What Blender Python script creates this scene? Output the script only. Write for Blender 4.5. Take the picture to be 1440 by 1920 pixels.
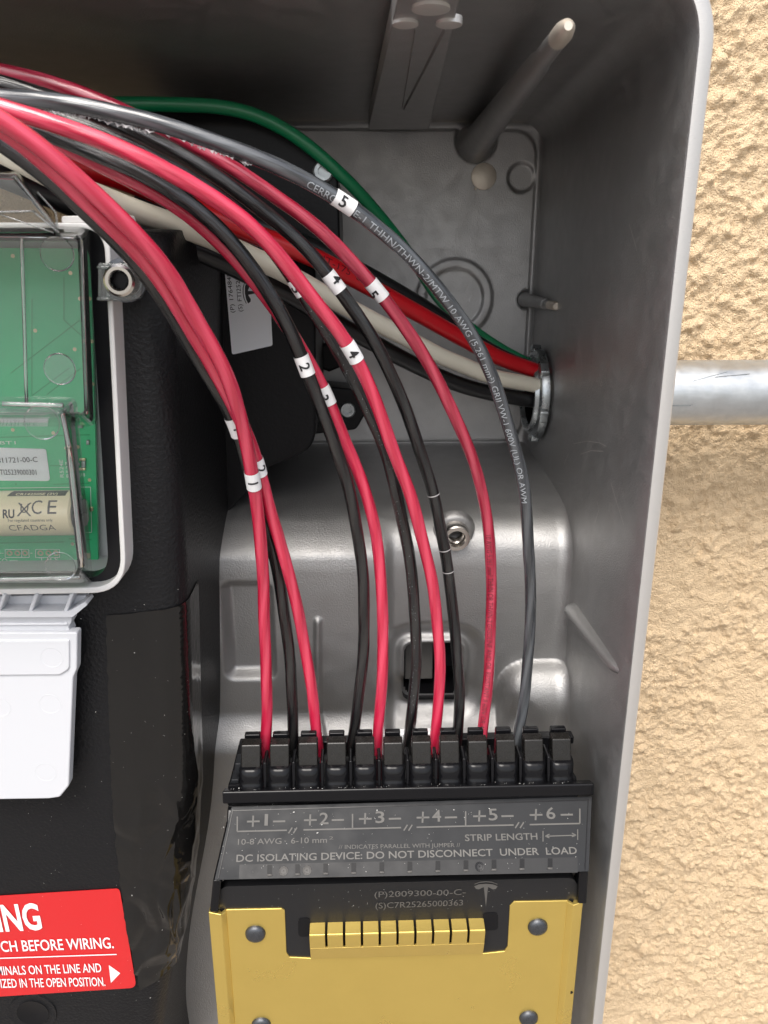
import bpy, bmesh, math, random
from math import sin, cos, tan, pi, radians, sqrt, hypot, atan2
from mathutils import Vector, Matrix, noise

random.seed(7)
for o in list(bpy.data.objects):
    bpy.data.objects.remove(o)
scene = bpy.context.scene
COL = scene.collection

# ------------------------------------------------------------------ camera
FPX = 1450.0                      # focal length in photograph pixels (1440 x 1920)
PITCH, YAW = radians(17.6), radians(2.0)
HD = Vector((sin(YAW), cos(YAW), 0))
CR = Vector((cos(YAW), -sin(YAW), 0))
CF = HD * cos(PITCH) - Vector((0, 0, 1)) * sin(PITCH)
CU = HD * sin(PITCH) + Vector((0, 0, 1)) * cos(PITCH)
cam_data = bpy.data.cameras.new('camera')
cam = bpy.data.objects.new('camera', cam_data)
COL.objects.link(cam)
cam.matrix_world = Matrix(((CR.x, CU.x, -CF.x, 0), (CR.y, CU.y, -CF.y, 0), (CR.z, CU.z, -CF.z, 0), (0, 0, 0, 1)))
cam_data.sensor_fit = 'VERTICAL'
cam_data.sensor_height = 36.0
cam_data.lens = 36.0 * FPX / 1920.0
cam_data.clip_start = 0.005
cam_data.clip_end = 200.0
cam_data.dof.use_dof = True
cam_data.dof.focus_distance = 0.262
cam_data.dof.aperture_fstop = 34.0
scene.camera = cam

# ------------------------------------------------------------------ world, sun, exposure
SUN_EL, SUN_AZ = radians(56), radians(195)      # azimuth clockwise from +Y; light falls from above, in front of the wall
world = bpy.data.worlds.new('World')
scene.world = world
world.use_nodes = True
wn = world.node_tree
for n in list(wn.nodes):
    wn.nodes.remove(n)
sky = wn.nodes.new('ShaderNodeTexSky')
sky.sky_type = 'NISHITA'
sky.sun_disc = False
sky.sun_elevation = SUN_EL
sky.sun_rotation = SUN_AZ
sky.air_density = 1.0
sky.dust_density = 4.0
sky.ozone_density = 1.0
hs = wn.nodes.new('ShaderNodeHueSaturation')
hs.inputs['Saturation'].default_value = 0.5
bg = wn.nodes.new('ShaderNodeBackground')
bg.inputs['Strength'].default_value = 0.15
wo = wn.nodes.new('ShaderNodeOutputWorld')
wn.links.new(sky.outputs[0], hs.inputs['Color'])
wn.links.new(hs.outputs[0], bg.inputs[0])
wn.links.new(bg.outputs[0], wo.inputs[0])
sun_data = bpy.data.lights.new('sun', 'SUN')
sun_data.energy = 1.2
sun_data.angle = radians(30)
sun_data.color = (1.0, 0.96, 0.9)
sun = bpy.data.objects.new('sun', sun_data)
COL.objects.link(sun)
sdir = Vector((sin(SUN_AZ) * cos(SUN_EL), cos(SUN_AZ) * cos(SUN_EL), sin(SUN_EL)))
sun.rotation_euler = sdir.to_track_quat('Z', 'Y').to_euler()
sun.location = sdir * 5
vs = scene.view_settings
vs.view_transform = 'Standard'
vs.look = 'None'
vs.gamma = 1.0
vs.use_curve_mapping = False
vs.exposure = 0.76
scene.cycles.max_bounces = 10
scene.cycles.transparent_max_bounces = 24
scene.cycles.use_denoising = True
scene.cycles.sample_clamp_indirect = 6.0


# ------------------------------------------------------------------ measuring helpers
def ray(x, y):
    return CF * FPX + CR * (x - 720) - CU * (y - 960)


def yplane(Y):
    return (Vector((0, Y, 0)), Vector((0, -1, 0)))


def on(x, y, plane):
    d = ray(x, y)
    p0, n = plane
    return d * (p0.dot(n) / d.dot(n))


def P(x, y, Y):
    d = ray(x, y)
    return d * (Y / d.y)


def proj(p):
    z = p.dot(CF)
    return (720 + FPX * p.dot(CR) / z, 960 - FPX * p.dot(CU) / z)


# ------------------------------------------------------------------ materials
MATS = {}


def mat(name, color, metallic=0.0, rough=0.5, bump=None, var=None, coat=0.0, spec=0.5, aniso=None, rvar=None, sheen=None):
    m = bpy.data.materials.new(name)
    m.use_nodes = True
    nt = m.node_tree
    b = nt.nodes['Principled BSDF']
    b.inputs['Base Color'].default_value = (*color, 1)
    b.inputs['Metallic'].default_value = metallic
    b.inputs['Roughness'].default_value = rough
    b.inputs['Specular IOR Level'].default_value = spec
    b.inputs['Coat Weight'].default_value = coat
    b.inputs['Coat Roughness'].default_value = 0.12
    tc = nt.nodes.new('ShaderNodeTexCoord')
    if var:                                   # (scale, amount, second colour)
        t = nt.nodes.new('ShaderNodeTexNoise')
        t.inputs['Scale'].default_value = var[0]
        t.inputs['Detail'].default_value = 6
        t.inputs['Roughness'].default_value = 0.65
        nt.links.new(tc.outputs['Object'], t.inputs['Vector'])
        r = nt.nodes.new('ShaderNodeMapRange')
        r.inputs[1].default_value = 0.35
        r.inputs[2].default_value = 0.7
        r.inputs[3].default_value = 0.0
        r.inputs[4].default_value = var[1]
        nt.links.new(t.outputs['Fac'], r.inputs[0])
        mx = nt.nodes.new('ShaderNodeMix')
        mx.data_type = 'RGBA'
        mx.inputs[6].default_value = (*color, 1)
        mx.inputs[7].default_value = (*var[2], 1)
        nt.links.new(r.outputs[0], mx.inputs[0])
        nt.links.new(mx.outputs[2], b.inputs['Base Color'])
    if rvar:                                  # (scale, low, high)
        t = nt.nodes.new('ShaderNodeTexNoise')
        t.inputs['Scale'].default_value = rvar[0]
        t.inputs['Detail'].default_value = 5
        nt.links.new(tc.outputs['Object'], t.inputs['Vector'])
        r = nt.nodes.new('ShaderNodeMapRange')
        r.inputs[1].default_value = 0.3
        r.inputs[2].default_value = 0.7
        r.inputs[3].default_value = rvar[1]
        r.inputs[4].default_value = rvar[2]
        nt.links.new(t.outputs['Fac'], r.inputs[0])
        nt.links.new(r.outputs[0], b.inputs['Roughness'])
    if bump:                                  # (scale, strength, distance[, stretch])
        mp = nt.nodes.new('ShaderNodeMapping')
        if len(bump) > 3:
            mp.inputs['Scale'].default_value = bump[3]
        nt.links.new(tc.outputs['Object'], mp.inputs['Vector'])
        t = nt.nodes.new('ShaderNodeTexNoise')
        t.inputs['Scale'].default_value = bump[0]
        t.inputs['Detail'].default_value = 3
        nt.links.new(mp.outputs[0], t.inputs['Vector'])
        bp = nt.nodes.new('ShaderNodeBump')
        bp.inputs['Strength'].default_value = bump[1]
        bp.inputs['Distance'].default_value = bump[2]
        nt.links.new(t.outputs['Fac'], bp.inputs['Height'])
        nt.links.new(bp.outputs[0], b.inputs['Normal'])
    MATS[name] = m
    return m


mat('cast_aluminium', (0.43, 0.428, 0.425), 0.88, 0.42, bump=(1700, 0.42, 0.0004), var=(45, 0.4, (0.365, 0.355, 0.34)), rvar=(160, 0.42, 0.54))
mat('machined_rim', (0.66, 0.64, 0.61), 0.75, 0.5, bump=(700, 0.25, 0.0003, (1, 1, 6)))
mat('machined_spot', (0.66, 0.60, 0.51), 0.6, 0.42, bump=(600, 0.2, 0.0002, (1, 1, 4)))
mat('galvanised', (0.56, 0.58, 0.585), 0.85, 0.44, bump=(260, 0.3, 0.0005, (0.25, 1, 1)), var=(160, 0.6, (0.42, 0.44, 0.45)), rvar=(140, 0.28, 0.55))
mat('zinc', (0.42, 0.45, 0.46), 0.95, 0.3, var=(200, 0.5, (0.25, 0.27, 0.28)), rvar=(300, 0.22, 0.4))
mat('stainless', (0.6, 0.57, 0.53), 1.0, 0.22)
mat('rivet_dark', (0.10, 0.105, 0.115), 0.85, 0.3, rvar=(900, 0.2, 0.5))
mat('gold_anodised', (0.74, 0.545, 0.15), 0.8, 0.3, bump=(1400, 0.1, 0.0002), var=(40, 0.4, (0.66, 0.48, 0.125)), rvar=(60, 0.25, 0.4))
mat('black_plastic', (0.006, 0.006, 0.007), 0, 0.14, bump=(260, 0.05, 0.0004), rvar=(220, 0.08, 0.2), spec=0.24)
mat('block_face', (0.016, 0.017, 0.019), 0, 0.4, rvar=(150, 0.34, 0.5), spec=0.2)
mat('carrier_plate', (0.012, 0.012, 0.013), 0, 0.42, rvar=(200, 0.36, 0.5), spec=0.35)
mat('lever_plastic', (0.012, 0.011, 0.010), 0, 0.26, spec=0.4, rvar=(400, 0.18, 0.36))
mat('cover_grain', (0.008, 0.008, 0.009), 0, 0.42, bump=(900, 0.6, 0.0006), spec=0.25)
mat('bay_plastic', (0.005, 0.005, 0.006), 0, 0.38, bump=(900, 0.2, 0.0004), spec=0.2)
mat('tape', (0.008, 0.0075, 0.007), 0, 0.1, bump=(120, 0.1, 0.0012, (1, 1, 1.6)), spec=0.46)
mat('gasket', (0.008, 0.008, 0.010), 0, 0.28, spec=0.35)
mat('white_plastic', (0.60, 0.61, 0.635), 0, 0.38)
mat('frame_plastic', (0.74, 0.73, 0.71), 0, 0.4)
mat('tray_grey', (0.55, 0.56, 0.57), 0, 0.5)
mat('pcb', (0.055, 0.56, 0.24), 0, 0.35, coat=0.3, var=(30, 0.6, (0.04, 0.44, 0.18)))
mat('pcb_trace', (0.03, 0.36, 0.145), 0, 0.35, coat=0.3)
mat('solder', (0.7, 0.62, 0.42), 0.7, 0.3)
mat('silk', (0.72, 0.80, 0.74), 0, 0.6)
mat('chip', (0.35, 0.4, 0.38), 0.2, 0.4)
mat('battery_sleeve', (0.95, 0.82, 0.55), 0, 0.3, coat=0.4)
mat('battery_dark', (0.06, 0.055, 0.045), 0, 0.35)
mat('paper', (0.84, 0.85, 0.87), 0, 0.5)
mat('marker_paper', (0.86, 0.86, 0.86), 0, 0.45, bump=(500, 0.12, 0.0003))
mat('ink', (0.018, 0.018, 0.02), 0, 0.5)
mat('ink_soft', (0.09, 0.085, 0.08), 0, 0.6)
mat('warn_red', (0.58, 0.010, 0.013), 0, 0.3, coat=0.5, bump=(260, 0.12, 0.0008))
mat('warn_white', (0.85, 0.82, 0.82), 0, 0.45)
mat('etch', (0.105, 0.10, 0.092), 0, 0.6)
mat('etch_bright', (0.13, 0.124, 0.114), 0, 0.6)
mat('etch_dim', (0.085, 0.08, 0.074), 0, 0.6)
mat('wire_print', (0.33, 0.355, 0.38), 0, 0.5)
mat('wire_print_dark', (0.10, 0.004, 0.012), 0, 0.5)
mat('dust', (0.75, 0.74, 0.70), 0, 0.7)
mat('nylon_shred', (0.45, 0.43, 0.43), 0, 0.4)
mat('port_black', (0.006, 0.006, 0.007), 0, 0.35, spec=0.2)


def wire_mat(name, color, rough, bstr, coat=0.25, lay=60.0, tint=None):
    """insulation with the lay of the strands showing faintly through the jacket (uses the tube's own UVs)"""
    m = bpy.data.materials.new(name)
    m.use_nodes = True
    nt = m.node_tree
    b = nt.nodes['Principled BSDF']
    b.inputs['Base Color'].default_value = (*color, 1)
    b.inputs['Roughness'].default_value = rough
    b.inputs['Coat Weight'].default_value = coat
    b.inputs['Specular IOR Level'].default_value = 0.65
    b.inputs['Coat Roughness'].default_value = 0.11
    uv = nt.nodes.new('ShaderNodeTexCoord')
    mp = nt.nodes.new('ShaderNodeMapping')
    mp.inputs['Scale'].default_value = (lay, 7.0, 1)
    nt.links.new(uv.outputs['UV'], mp.inputs['Vector'])
    w = nt.nodes.new('ShaderNodeTexWave')
    w.wave_type = 'BANDS'
    w.bands_direction = 'DIAGONAL'
    w.inputs['Scale'].default_value = 0.35
    w.inputs['Distortion'].default_value = 2.2
    w.inputs['Detail'].default_value = 2
    w.inputs['Detail Scale'].default_value = 1.2
    nt.links.new(mp.outputs[0], w.inputs['Vector'])
    mp2 = nt.nodes.new('ShaderNodeMapping')
    mp2.inputs['Scale'].default_value = (14, 12, 1)
    nt.links.new(uv.outputs['UV'], mp2.inputs['Vector'])
    t = nt.nodes.new('ShaderNodeTexNoise')
    t.inputs['Scale'].default_value = 3.0
    t.inputs['Detail'].default_value = 5
    nt.links.new(mp2.outputs[0], t.inputs['Vector'])
    ad = nt.nodes.new('ShaderNodeMath')
    ad.operation = 'MULTIPLY_ADD'
    nt.links.new(w.outputs['Fac'], ad.inputs[0])
    ad.inputs[1].default_value = 1.1
    nt.links.new(t.outputs['Fac'], ad.inputs[2])
    bp = nt.nodes.new('ShaderNodeBump')
    bp.inputs['Strength'].default_value = bstr
    bp.inputs['Distance'].default_value = 0.0004
    nt.links.new(ad.outputs[0], bp.inputs['Height'])
    nt.links.new(bp.outputs[0], b.inputs['Normal'])
    if tint:
        r = nt.nodes.new('ShaderNodeMapRange')
        r.inputs[1].default_value = 0.75
        r.inputs[2].default_value = 1.55
        nt.links.new(ad.outputs[0], r.inputs[0])
        mx = nt.nodes.new('ShaderNodeMix')
        mx.data_type = 'RGBA'
        mx.inputs[6].default_value = (*color, 1)
        mx.inputs[7].default_value = (*tint, 1)
        nt.links.new(r.outputs[0], mx.inputs[0])
        nt.links.new(mx.outputs[2], b.inputs['Base Color'])
    MATS[name] = m


wire_mat('wire_dark_red', (0.34, 0.014, 0.04), 0.24, 0.3, 0.8, tint=(0.50, 0.05, 0.09))
wire_mat('wire_red', (0.54, 0.015, 0.055), 0.26, 0.4, 0.9, tint=(0.68, 0.05, 0.105))
wire_mat('wire_black', (0.005, 0.0052, 0.006), 0.16, 0.6, 0.5, tint=(0.02, 0.0195, 0.019))
wire_mat('wire_black_sheen', (0.035, 0.039, 0.044), 0.22, 0.4, 1.0, tint=(0.085, 0.092, 0.10))  # black jacket lightened: the sky highlight is put into its colour
wire_mat('wire_thick_red', (0.58, 0.004, 0.012), 0.32, 0.12, 0.2)
wire_mat('wire_thick_black', (0.007, 0.007, 0.008), 0.36, 0.12, 0.1)
wire_mat('wire_thick_white', (0.74, 0.70, 0.58), 0.35, 0.1, 0.2)
wire_mat('wire_green', (0.005, 0.21, 0.08), 0.33, 0.1, 0.2)


def clear_mat(name, tint, haze=0.03, edge=0.5):
    """clear moulded polycarbonate: sees through face-on, mirrors and darkens at grazing angles"""
    m = bpy.data.materials.new(name)
    m.use_nodes = True
    nt = m.node_tree
    for n in list(nt.nodes):
        nt.nodes.remove(n)
    out = nt.nodes.new('ShaderNodeOutputMaterial')
    lw = nt.nodes.new('ShaderNodeLayerWeight')
    lw.inputs['Blend'].default_value = 0.28
    fr = nt.nodes.new('ShaderNodeFresnel')
    fr.inputs['IOR'].default_value = 1.5
    rmp = nt.nodes.new('ShaderNodeMix')
    rmp.data_type = 'RGBA'
    rmp.inputs[6].default_value = (*tint, 1)
    rmp.inputs[7].default_value = (tint[0] * edge, tint[1] * edge, tint[2] * edge, 1)
    nt.links.new(lw.outputs['Facing'], rmp.inputs[0])
    tr = nt.nodes.new('ShaderNodeBsdfTransparent')
    nt.links.new(rmp.outputs[2], tr.inputs[0])
    df = nt.nodes.new('ShaderNodeBsdfDiffuse')
    df.inputs[0].default_value = (0.8, 0.83, 0.82, 1)
    m1 = nt.nodes.new('ShaderNodeMixShader')
    m1.inputs[0].default_value = haze  # pale diffuse share paints the milky sky reflection into the plastic
    nt.links.new(tr.outputs[0], m1.inputs[1])
    nt.links.new(df.outputs[0], m1.inputs[2])
    gl = nt.nodes.new('ShaderNodeBsdfGlossy')
    gl.inputs['Roughness'].default_value = 0.06
    m2 = nt.nodes.new('ShaderNodeMixShader')
    nt.links.new(fr.outputs[0], m2.inputs[0])
    nt.links.new(m1.outputs[0], m2.inputs[1])
    nt.links.new(gl.outputs[0], m2.inputs[2])
    nt.links.new(m2.outputs[0], out.inputs[0])
    MATS[name] = m


clear_mat('clear_plastic', (0.99, 0.995, 0.992), 0.03, 0.95)
clear_mat('clear_rib', (0.90, 0.94, 0.93), 0.16, 0.45)


def stucco_mat():
    m = mat('stucco', (0.78, 0.595, 0.385), 0, 0.92, bump=(1050, 0.85, 0.0024), var=(38, 0.55, (0.68, 0.505, 0.315)), spec=0.15)
    return m


stucco_mat()
mat('concrete', (0.27, 0.255, 0.24), 0, 0.9, bump=(30, 0.3, 0.01), var=(3, 0.4, (0.15, 0.14, 0.13)))


# ------------------------------------------------------------------ object helpers
ROOT_LOC = {}


def thing(name, label, cat, loc, group=None):
    o = bpy.data.objects.new(name, None)
    o.empty_display_size = 0.01
    COL.objects.link(o)
    o.location = loc
    ROOT_LOC[o] = Vector(loc)
    o['label'] = label
    o['category'] = cat
    if group:
        o['group'] = group
    return o


def tag(o, label, cat=None, group=None):
    o['label'] = label
    if cat:
        o['category'] = cat
    if group:
        o['group'] = group
    return o


def link(o, parent):
    COL.objects.link(o)
    if parent is not None:
        o.parent = parent
        o.matrix_parent_inverse = Matrix.Translation(-ROOT_LOC[parent]) if parent in ROOT_LOC else Matrix.Identity(4)


def build(name, verts, faces, m, parent=None, smooth=False, uvs=None, bevel=None, solid=None, fix=True):
    """one mesh object; the origin is put at the middle of its points"""
    vs_ = [Vector(v) for v in verts]
    me = bpy.data.meshes.new(name)
    c = Vector((0, 0, 0))
    me.from_pydata([v - c for v in vs_], [], faces)
    if fix:
        bm = bmesh.new()
        bm.from_mesh(me)
        bmesh.ops.recalc_face_normals(bm, faces=bm.faces)
        bm.to_mesh(me)
        bm.free()
    if uvs:
        ul = me.uv_layers.new(name='UVMap')
        for lp in me.loops:
            ul.data[lp.index].uv = uvs[lp.vertex_index]
    if smooth:
        me.polygons.foreach_set('use_smooth', [True] * len(me.polygons))
    me.materials.append(MATS[m])
    o = bpy.data.objects.new(name, me)
    link(o, parent)
    if solid:
        s = o.modifiers.new('solid', 'SOLIDIFY')
        s.thickness = solid
        s.offset = 0
    if bevel:
        b = o.modifiers.new('bevel', 'BEVEL')
        b.width = bevel[0]
        b.segments = bevel[1]
        b.limit_method = 'ANGLE'
        b.angle_limit = radians(35)
        me.polygons.foreach_set('use_smooth', [True] * len(me.polygons))
        w = o.modifiers.new('wn', 'WEIGHTED_NORMAL')
        w.keep_sharp = False
    return o


def instance(src, name, offset, parent):
    o = src.copy()
    o.name = name
    o.location = Vector(src.location) + Vector(offset)
    COL.objects.link(o)
    o.parent = parent
    return o


def rounded(pts, r, seg=6):
    """round the corners of a 2-D outline; r may be one number or a list"""
    out = []
    n = len(pts)
    for i in range(n):
        a, b, c = Vector(pts[i - 1]), Vector(pts[i]), Vector(pts[(i + 1) % n])
        rr = r[i] if isinstance(r, (list, tuple)) else r
        u, v = (a - b), (c - b)
        lu, lv = u.length, v.length
        if rr <= 0 or lu < 1e-6 or lv < 1e-6:
            out.append((b.x, b.y))
            continue
        u.normalize()
        v.normalize()
        ang = u.angle(v)
        if ang > pi - 0.02:
            out.append((b.x, b.y))
            continue
        d = min(rr / tan(ang / 2), lu * 0.49, lv * 0.49)
        p0, p1 = b + u * d, b + v * d
        for k in range(seg + 1):
            t = k / seg
            q = p0 * (1 - t) ** 2 + b * 2 * t * (1 - t) + p1 * t ** 2
            out.append((q.x, q.y))
    return out


def slab(name, outline, plane, thick, m, parent=None, lift=0.0, bevel=None):
    """outline traced on a real plane, made solid by going back from it"""
    p0, n = plane
    pl = (p0 + n * lift, n)
    f = [on(x, y, pl) for x, y in outline]
    b = [p - n * thick for p in f]
    k = len(f)
    faces = [list(range(k)), list(range(2 * k - 1, k - 1, -1))]
    faces += [[i, (i + 1) % k, (i + 1) % k + k, i + k] for i in range(k)]
    return build(name, f + b, faces, m, parent, bevel=bevel)


def extrude_x(name, prof, x0, x1, m, parent=None, bevel=None):
    """closed profile in (Y, z) run along X"""
    k = len(prof)
    v = [Vector((x0, a, b)) for a, b in prof] + [Vector((x1, a, b)) for a, b in prof]
    faces = [list(range(k)), list(range(2 * k - 1, k - 1, -1))]
    faces += [[i, (i + 1) % k, (i + 1) % k + k, i + k] for i in range(k)]
    return build(name, v, faces, m, parent, bevel=bevel)


def box(name, x0, x1, y0, y1, z0, z1, m, parent=None, bevel=None):
    v = [(x, y, z) for x in (x0, x1) for y in (y0, y1) for z in (z0, z1)]
    f = [(0, 1, 3, 2), (4, 6, 7, 5), (0, 4, 5, 1), (2, 3, 7, 6), (0, 2, 6, 4), (1, 5, 7, 3)]
    return build(name, v, f, m, parent, bevel=bevel)


def lathe(name, prof, centre, axis, m, parent=None, seg=32, smooth=True, caps=False):
    """prof: (radius, height along axis) run round an axis"""
    axis = Vector(axis).normalized()
    a = axis.orthogonal().normalized()
    b = axis.cross(a)
    c = Vector(centre)
    v, f = [], []
    for r, h in prof:
        for k in range(seg):
            t = 2 * pi * k / seg
            v.append(c + axis * h + (a * cos(t) + b * sin(t)) * r)
    for i in range(len(prof) - 1):
        for k in range(seg):
            f.append((i * seg + k, i * seg + (k + 1) % seg, (i + 1) * seg + (k + 1) % seg, (i + 1) * seg + k))
    if caps:
        f.append(list(range(seg)))
        f.append(list(range((len(prof) - 1) * seg, len(prof) * seg)))
    o = build(name, v, f, m, parent, smooth=smooth)
    if smooth:
        md = o.modifiers.new('es', 'EDGE_SPLIT')
        md.split_angle = radians(38)
    return o


# ------------------------------------------------------------------ lettering
_TXT = {}


def glyphs(txt, bold=0.0, cuts=0):
    key = (txt, bold, cuts)
    if key in _TXT:
        return _TXT[key]
    cu = bpy.data.curves.new('t', 'FONT')
    cu.body = txt
    cu.size = 1.0
    cu.offset = bold
    cu.resolution_u = 3
    cu.fill_mode = 'FRONT'
    ob = bpy.data.objects.new('t', cu)
    COL.objects.link(ob)
    dg = bpy.context.evaluated_depsgraph_get()
    ev = ob.evaluated_get(dg)
    me = ev.to_mesh()
    bm = bmesh.new()
    bm.from_mesh(me)
    ev.to_mesh_clear()
    if cuts:                       # slice the letters so that they can bend round a wire
        for i in range(1, cuts):
            y = -0.2 + 1.1 * i / cuts
            bmesh.ops.bisect_plane(bm, geom=bm.verts[:] + bm.edges[:] + bm.faces[:], plane_co=(0, y, 0), plane_no=(0, 1, 0))
    bmesh.ops.triangulate(bm, faces=bm.faces[:])
    bm.verts.index_update()
    v = [(p.co.x, p.co.y) for p in bm.verts]
    f = [[q.index for q in p.verts] for p in bm.faces]
    bm.free()
    bpy.data.objects.remove(ob)
    bpy.data.curves.remove(cu)
    _TXT[key] = (v, f)
    return _TXT[key]


CAP = max(y for x, y in glyphs('H')[0])


def text_on(txt, a, b, hpx, plane, m, parent, bold=0.0, lift=0.00012, name='lettering'):
    v, f = glyphs(txt, bold)
    x0, x1 = min(p[0] for p in v), max(p[0] for p in v)
    p0, n = plane
    A, B = on(*a, plane), on(*b, plane)
    ex = (B - A)
    L = ex.length
    ex.normalize()
    up = n.cross(ex).normalized()
    H = (on(a[0], a[1] - hpx, plane) - A).length
    pts = [A + ex * ((x - x0) / (x1 - x0) * L) + up * (y / CAP * H) + n * lift for x, y in v]
    return build(name, pts, f, m, parent, fix=False)


def bars_on(segs, wpx, plane, m, parent, name, lift=0.00012):
    """printed strokes: straight bars between pixel pairs lying on a plane"""
    p0, n = plane
    v, f = [], []
    for (a, b) in segs:
        A, B = on(*a, plane) + n * lift, on(*b, plane) + n * lift
        hw = (on(a[0] + wpx, a[1], plane) - on(a[0], a[1], plane)).length / 2
        d = (B - A).normalized()
        s = n.cross(d) * hw
        k = len(v)
        v += [A - s, A + s, B + s, B - s]
        f.append((k, k + 1, k + 2, k + 3))
    return build(name, v, f, m, parent, fix=False)


# ------------------------------------------------------------------ tubes (wires)
def catmull(pts, step=0.0011):
    P4 = [pts[0] * 2 - pts[1]] + pts + [pts[-1] * 2 - pts[-2]]
    out = []
    for i in range(1, len(P4) - 2):
        a, b, c, d = P4[i - 1], P4[i], P4[i + 1], P4[i + 2]
        n = max(3, int((c - b).length / step))
        for k in range(n):
            t = k / n
            out.append(0.5 * ((2 * b) + (c - a) * t + (2 * a - 5 * b + 4 * c - d) * t * t + (3 * b - a - 3 * c + d) * t ** 3))
    out.append(pts[-1])
    # relax measuring jitter
    for _ in range(80):
        q = list(out)
        for i in range(1, len(out) - 1):
            q[i] = out[i] * 0.5 + (out[i - 1] + out[i + 1]) * 0.25
        out = q
    return out


class Path:
    def __init__(self, pts):
        self.p = pts
        self.s = [0.0]
        for i in range(1, len(pts)):
            self.s.append(self.s[-1] + (pts[i] - pts[i - 1]).length)
        self.T, self.N, self.B = [], [], []
        for i, q in enumerate(pts):
            t = (pts[min(i + 1, len(pts) - 1)] - pts[max(i - 1, 0)]).normalized()
            view = (-q).normalized()
            n = (view - t * view.dot(t)).normalized()
            self.T.append(t)
            self.N.append(n)
            self.B.append(n.cross(t))

    def at(self, s):
        s = max(0.0, min(self.s[-1] - 1e-7, s))
        lo, hi = 0, len(self.s) - 1
        while hi - lo > 1:
            m = (lo + hi) // 2
            if self.s[m] <= s:
                lo = m
            else:
                hi = m
        t = (s - self.s[lo]) / max(1e-9, self.s[hi] - self.s[lo])
        return (self.p[lo].lerp(self.p[hi], t), self.T[lo].lerp(self.T[hi], t), self.N[lo].lerp(self.N[hi], t).normalized(), self.B[lo].lerp(self.B[hi], t).normalized())

    def near(self, px):
        best = min(range(len(self.p)), key=lambda i: (proj(self.p[i])[0] - px[0]) ** 2 + (proj(self.p[i])[1] - px[1]) ** 2)
        return self.s[best]


def tube(name, path, r, m, parent=None, seg=18, s0=None, s1=None, wob=0.0, ends=True, lobes=0, pitch=0.05):
    v, f, uv = [], [], []
    if s0 is None:
        fr = [(path.p[i], path.T[i], path.N[i], path.B[i]) for i in range(len(path.p))]
        ss = path.s
    else:
        k = max(4, int((s1 - s0) / 0.0008))
        ss = [s0 + (s1 - s0) * i / k for i in range(k + 1)]
        fr = [path.at(s) for s in ss]
    ph = random.random() * 100
    for i, (c, t, n, b) in enumerate(fr):
        rr = r * (1 + wob * noise.noise(Vector((ss[i] * 120, ph, 0))))
        for k in range(seg + 1):
            a = 2 * pi * k / seg + pi
            q_ = 1.0
            if lobes:              # the lay of the stranded copper telegraphs through the thin jacket
                amt = 0.5 + 0.5 * noise.noise(Vector((ss[i] * 45, ph + 7, 0)))
                q_ += 0.020 * amt * cos(lobes * a - 2 * pi * lobes * ss[i] / pitch)
            v.append(c + (n * cos(a) + b * sin(a)) * rr * q_)
            uv.append((ss[i], k / seg))
    w = seg + 1
    for i in range(len(fr) - 1):
        for k in range(seg):
            f.append((i * w + k, i * w + k + 1, (i + 1) * w + k + 1, (i + 1) * w + k))
    if ends:
        f.append(list(range(seg)))
        f.append([(len(fr) - 1) * w + k for k in range(seg)])
    return build(name, v, f, m, parent, smooth=True, uvs=uv, fix=False)


def text_wire(txt, path, r, s0, s1, h, m, parent, phi=0.0, bold=0.0, name='lettering', lift=0.00006):
    v, f = glyphs(txt, bold, 9)
    x0, x1 = min(p[0] for p in v), max(p[0] for p in v)
    pts = []
    for x, y in v:
        s = s0 + (x - x0) / (x1 - x0) * (s1 - s0)
        c, t, n, b = path.at(s)
        a = phi + (y / CAP - 0.5) * h / r
        pts.append(c + (n * cos(a) + b * sin(a)) * (r + lift))
    return build(name, pts, f, m, parent, fix=False)


def sleeve(path, r, s0, s1, m, parent, name='wire_marker', rag=0.0):
    return tube(name, path, r, m, parent, seg=20, s0=s0, s1=s1, wob=0.02, ends=False)


def smooth01(t):
    t = max(0.0, min(1.0, t))
    return t * t * (3 - 2 * t)


# ==================================================================  SETTING: stucco wall, ground
WALL_Y = 0.397


def stucco_h(x, z):
    """sand-float stucco: crowded grains and small blobs of uneven size with pits between"""
    wx = x + 0.0016 * noise.noise(Vector((x * 140, z * 140, 21.0)))
    wz = z + 0.0016 * noise.noise(Vector((x * 140, z * 140, 42.0)))
    d1 = noise.voronoi(Vector((wx * 150, wz * 150, 0.7)))[0][0]
    d2 = noise.voronoi(Vector((wx * 330, wz * 330, 6.1)))[0][0]
    c = noise.noise(Vector((x * 560, z * 560, 1.3)))
    mid = noise.noise(Vector((x * 95, z * 95, 3.1)))
    big = noise.noise(Vector((x * 20, z * 20, 5.0)))
    blob = max(0.0, 0.62 - d1) * 1.3
    grain = max(0.0, 0.55 - d2) * 1.1
    fine = smooth01((z + 0.10) / 0.12)
    h = blob * (0.75 + 0.9 * mid) + grain * 0.8 + 0.42 * mid + 0.34 * c
    patch = smooth01((big - 0.28) / 0.25)
    return h * (1 - 0.5 * patch) * (0.0033 + 0.0003 * fine) + big * 0.0011


def axis_lines(lo, a, b, hi, fine, coarse):
    out = [lo + (a - lo) * i / coarse for i in range(coarse)]
    n = int((b - a) / fine)
    out += [a + (b - a) * i / n for i in range(n)]
    out += [b + (hi - b) * i / coarse for i in range(coarse + 1)]
    return out


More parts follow.
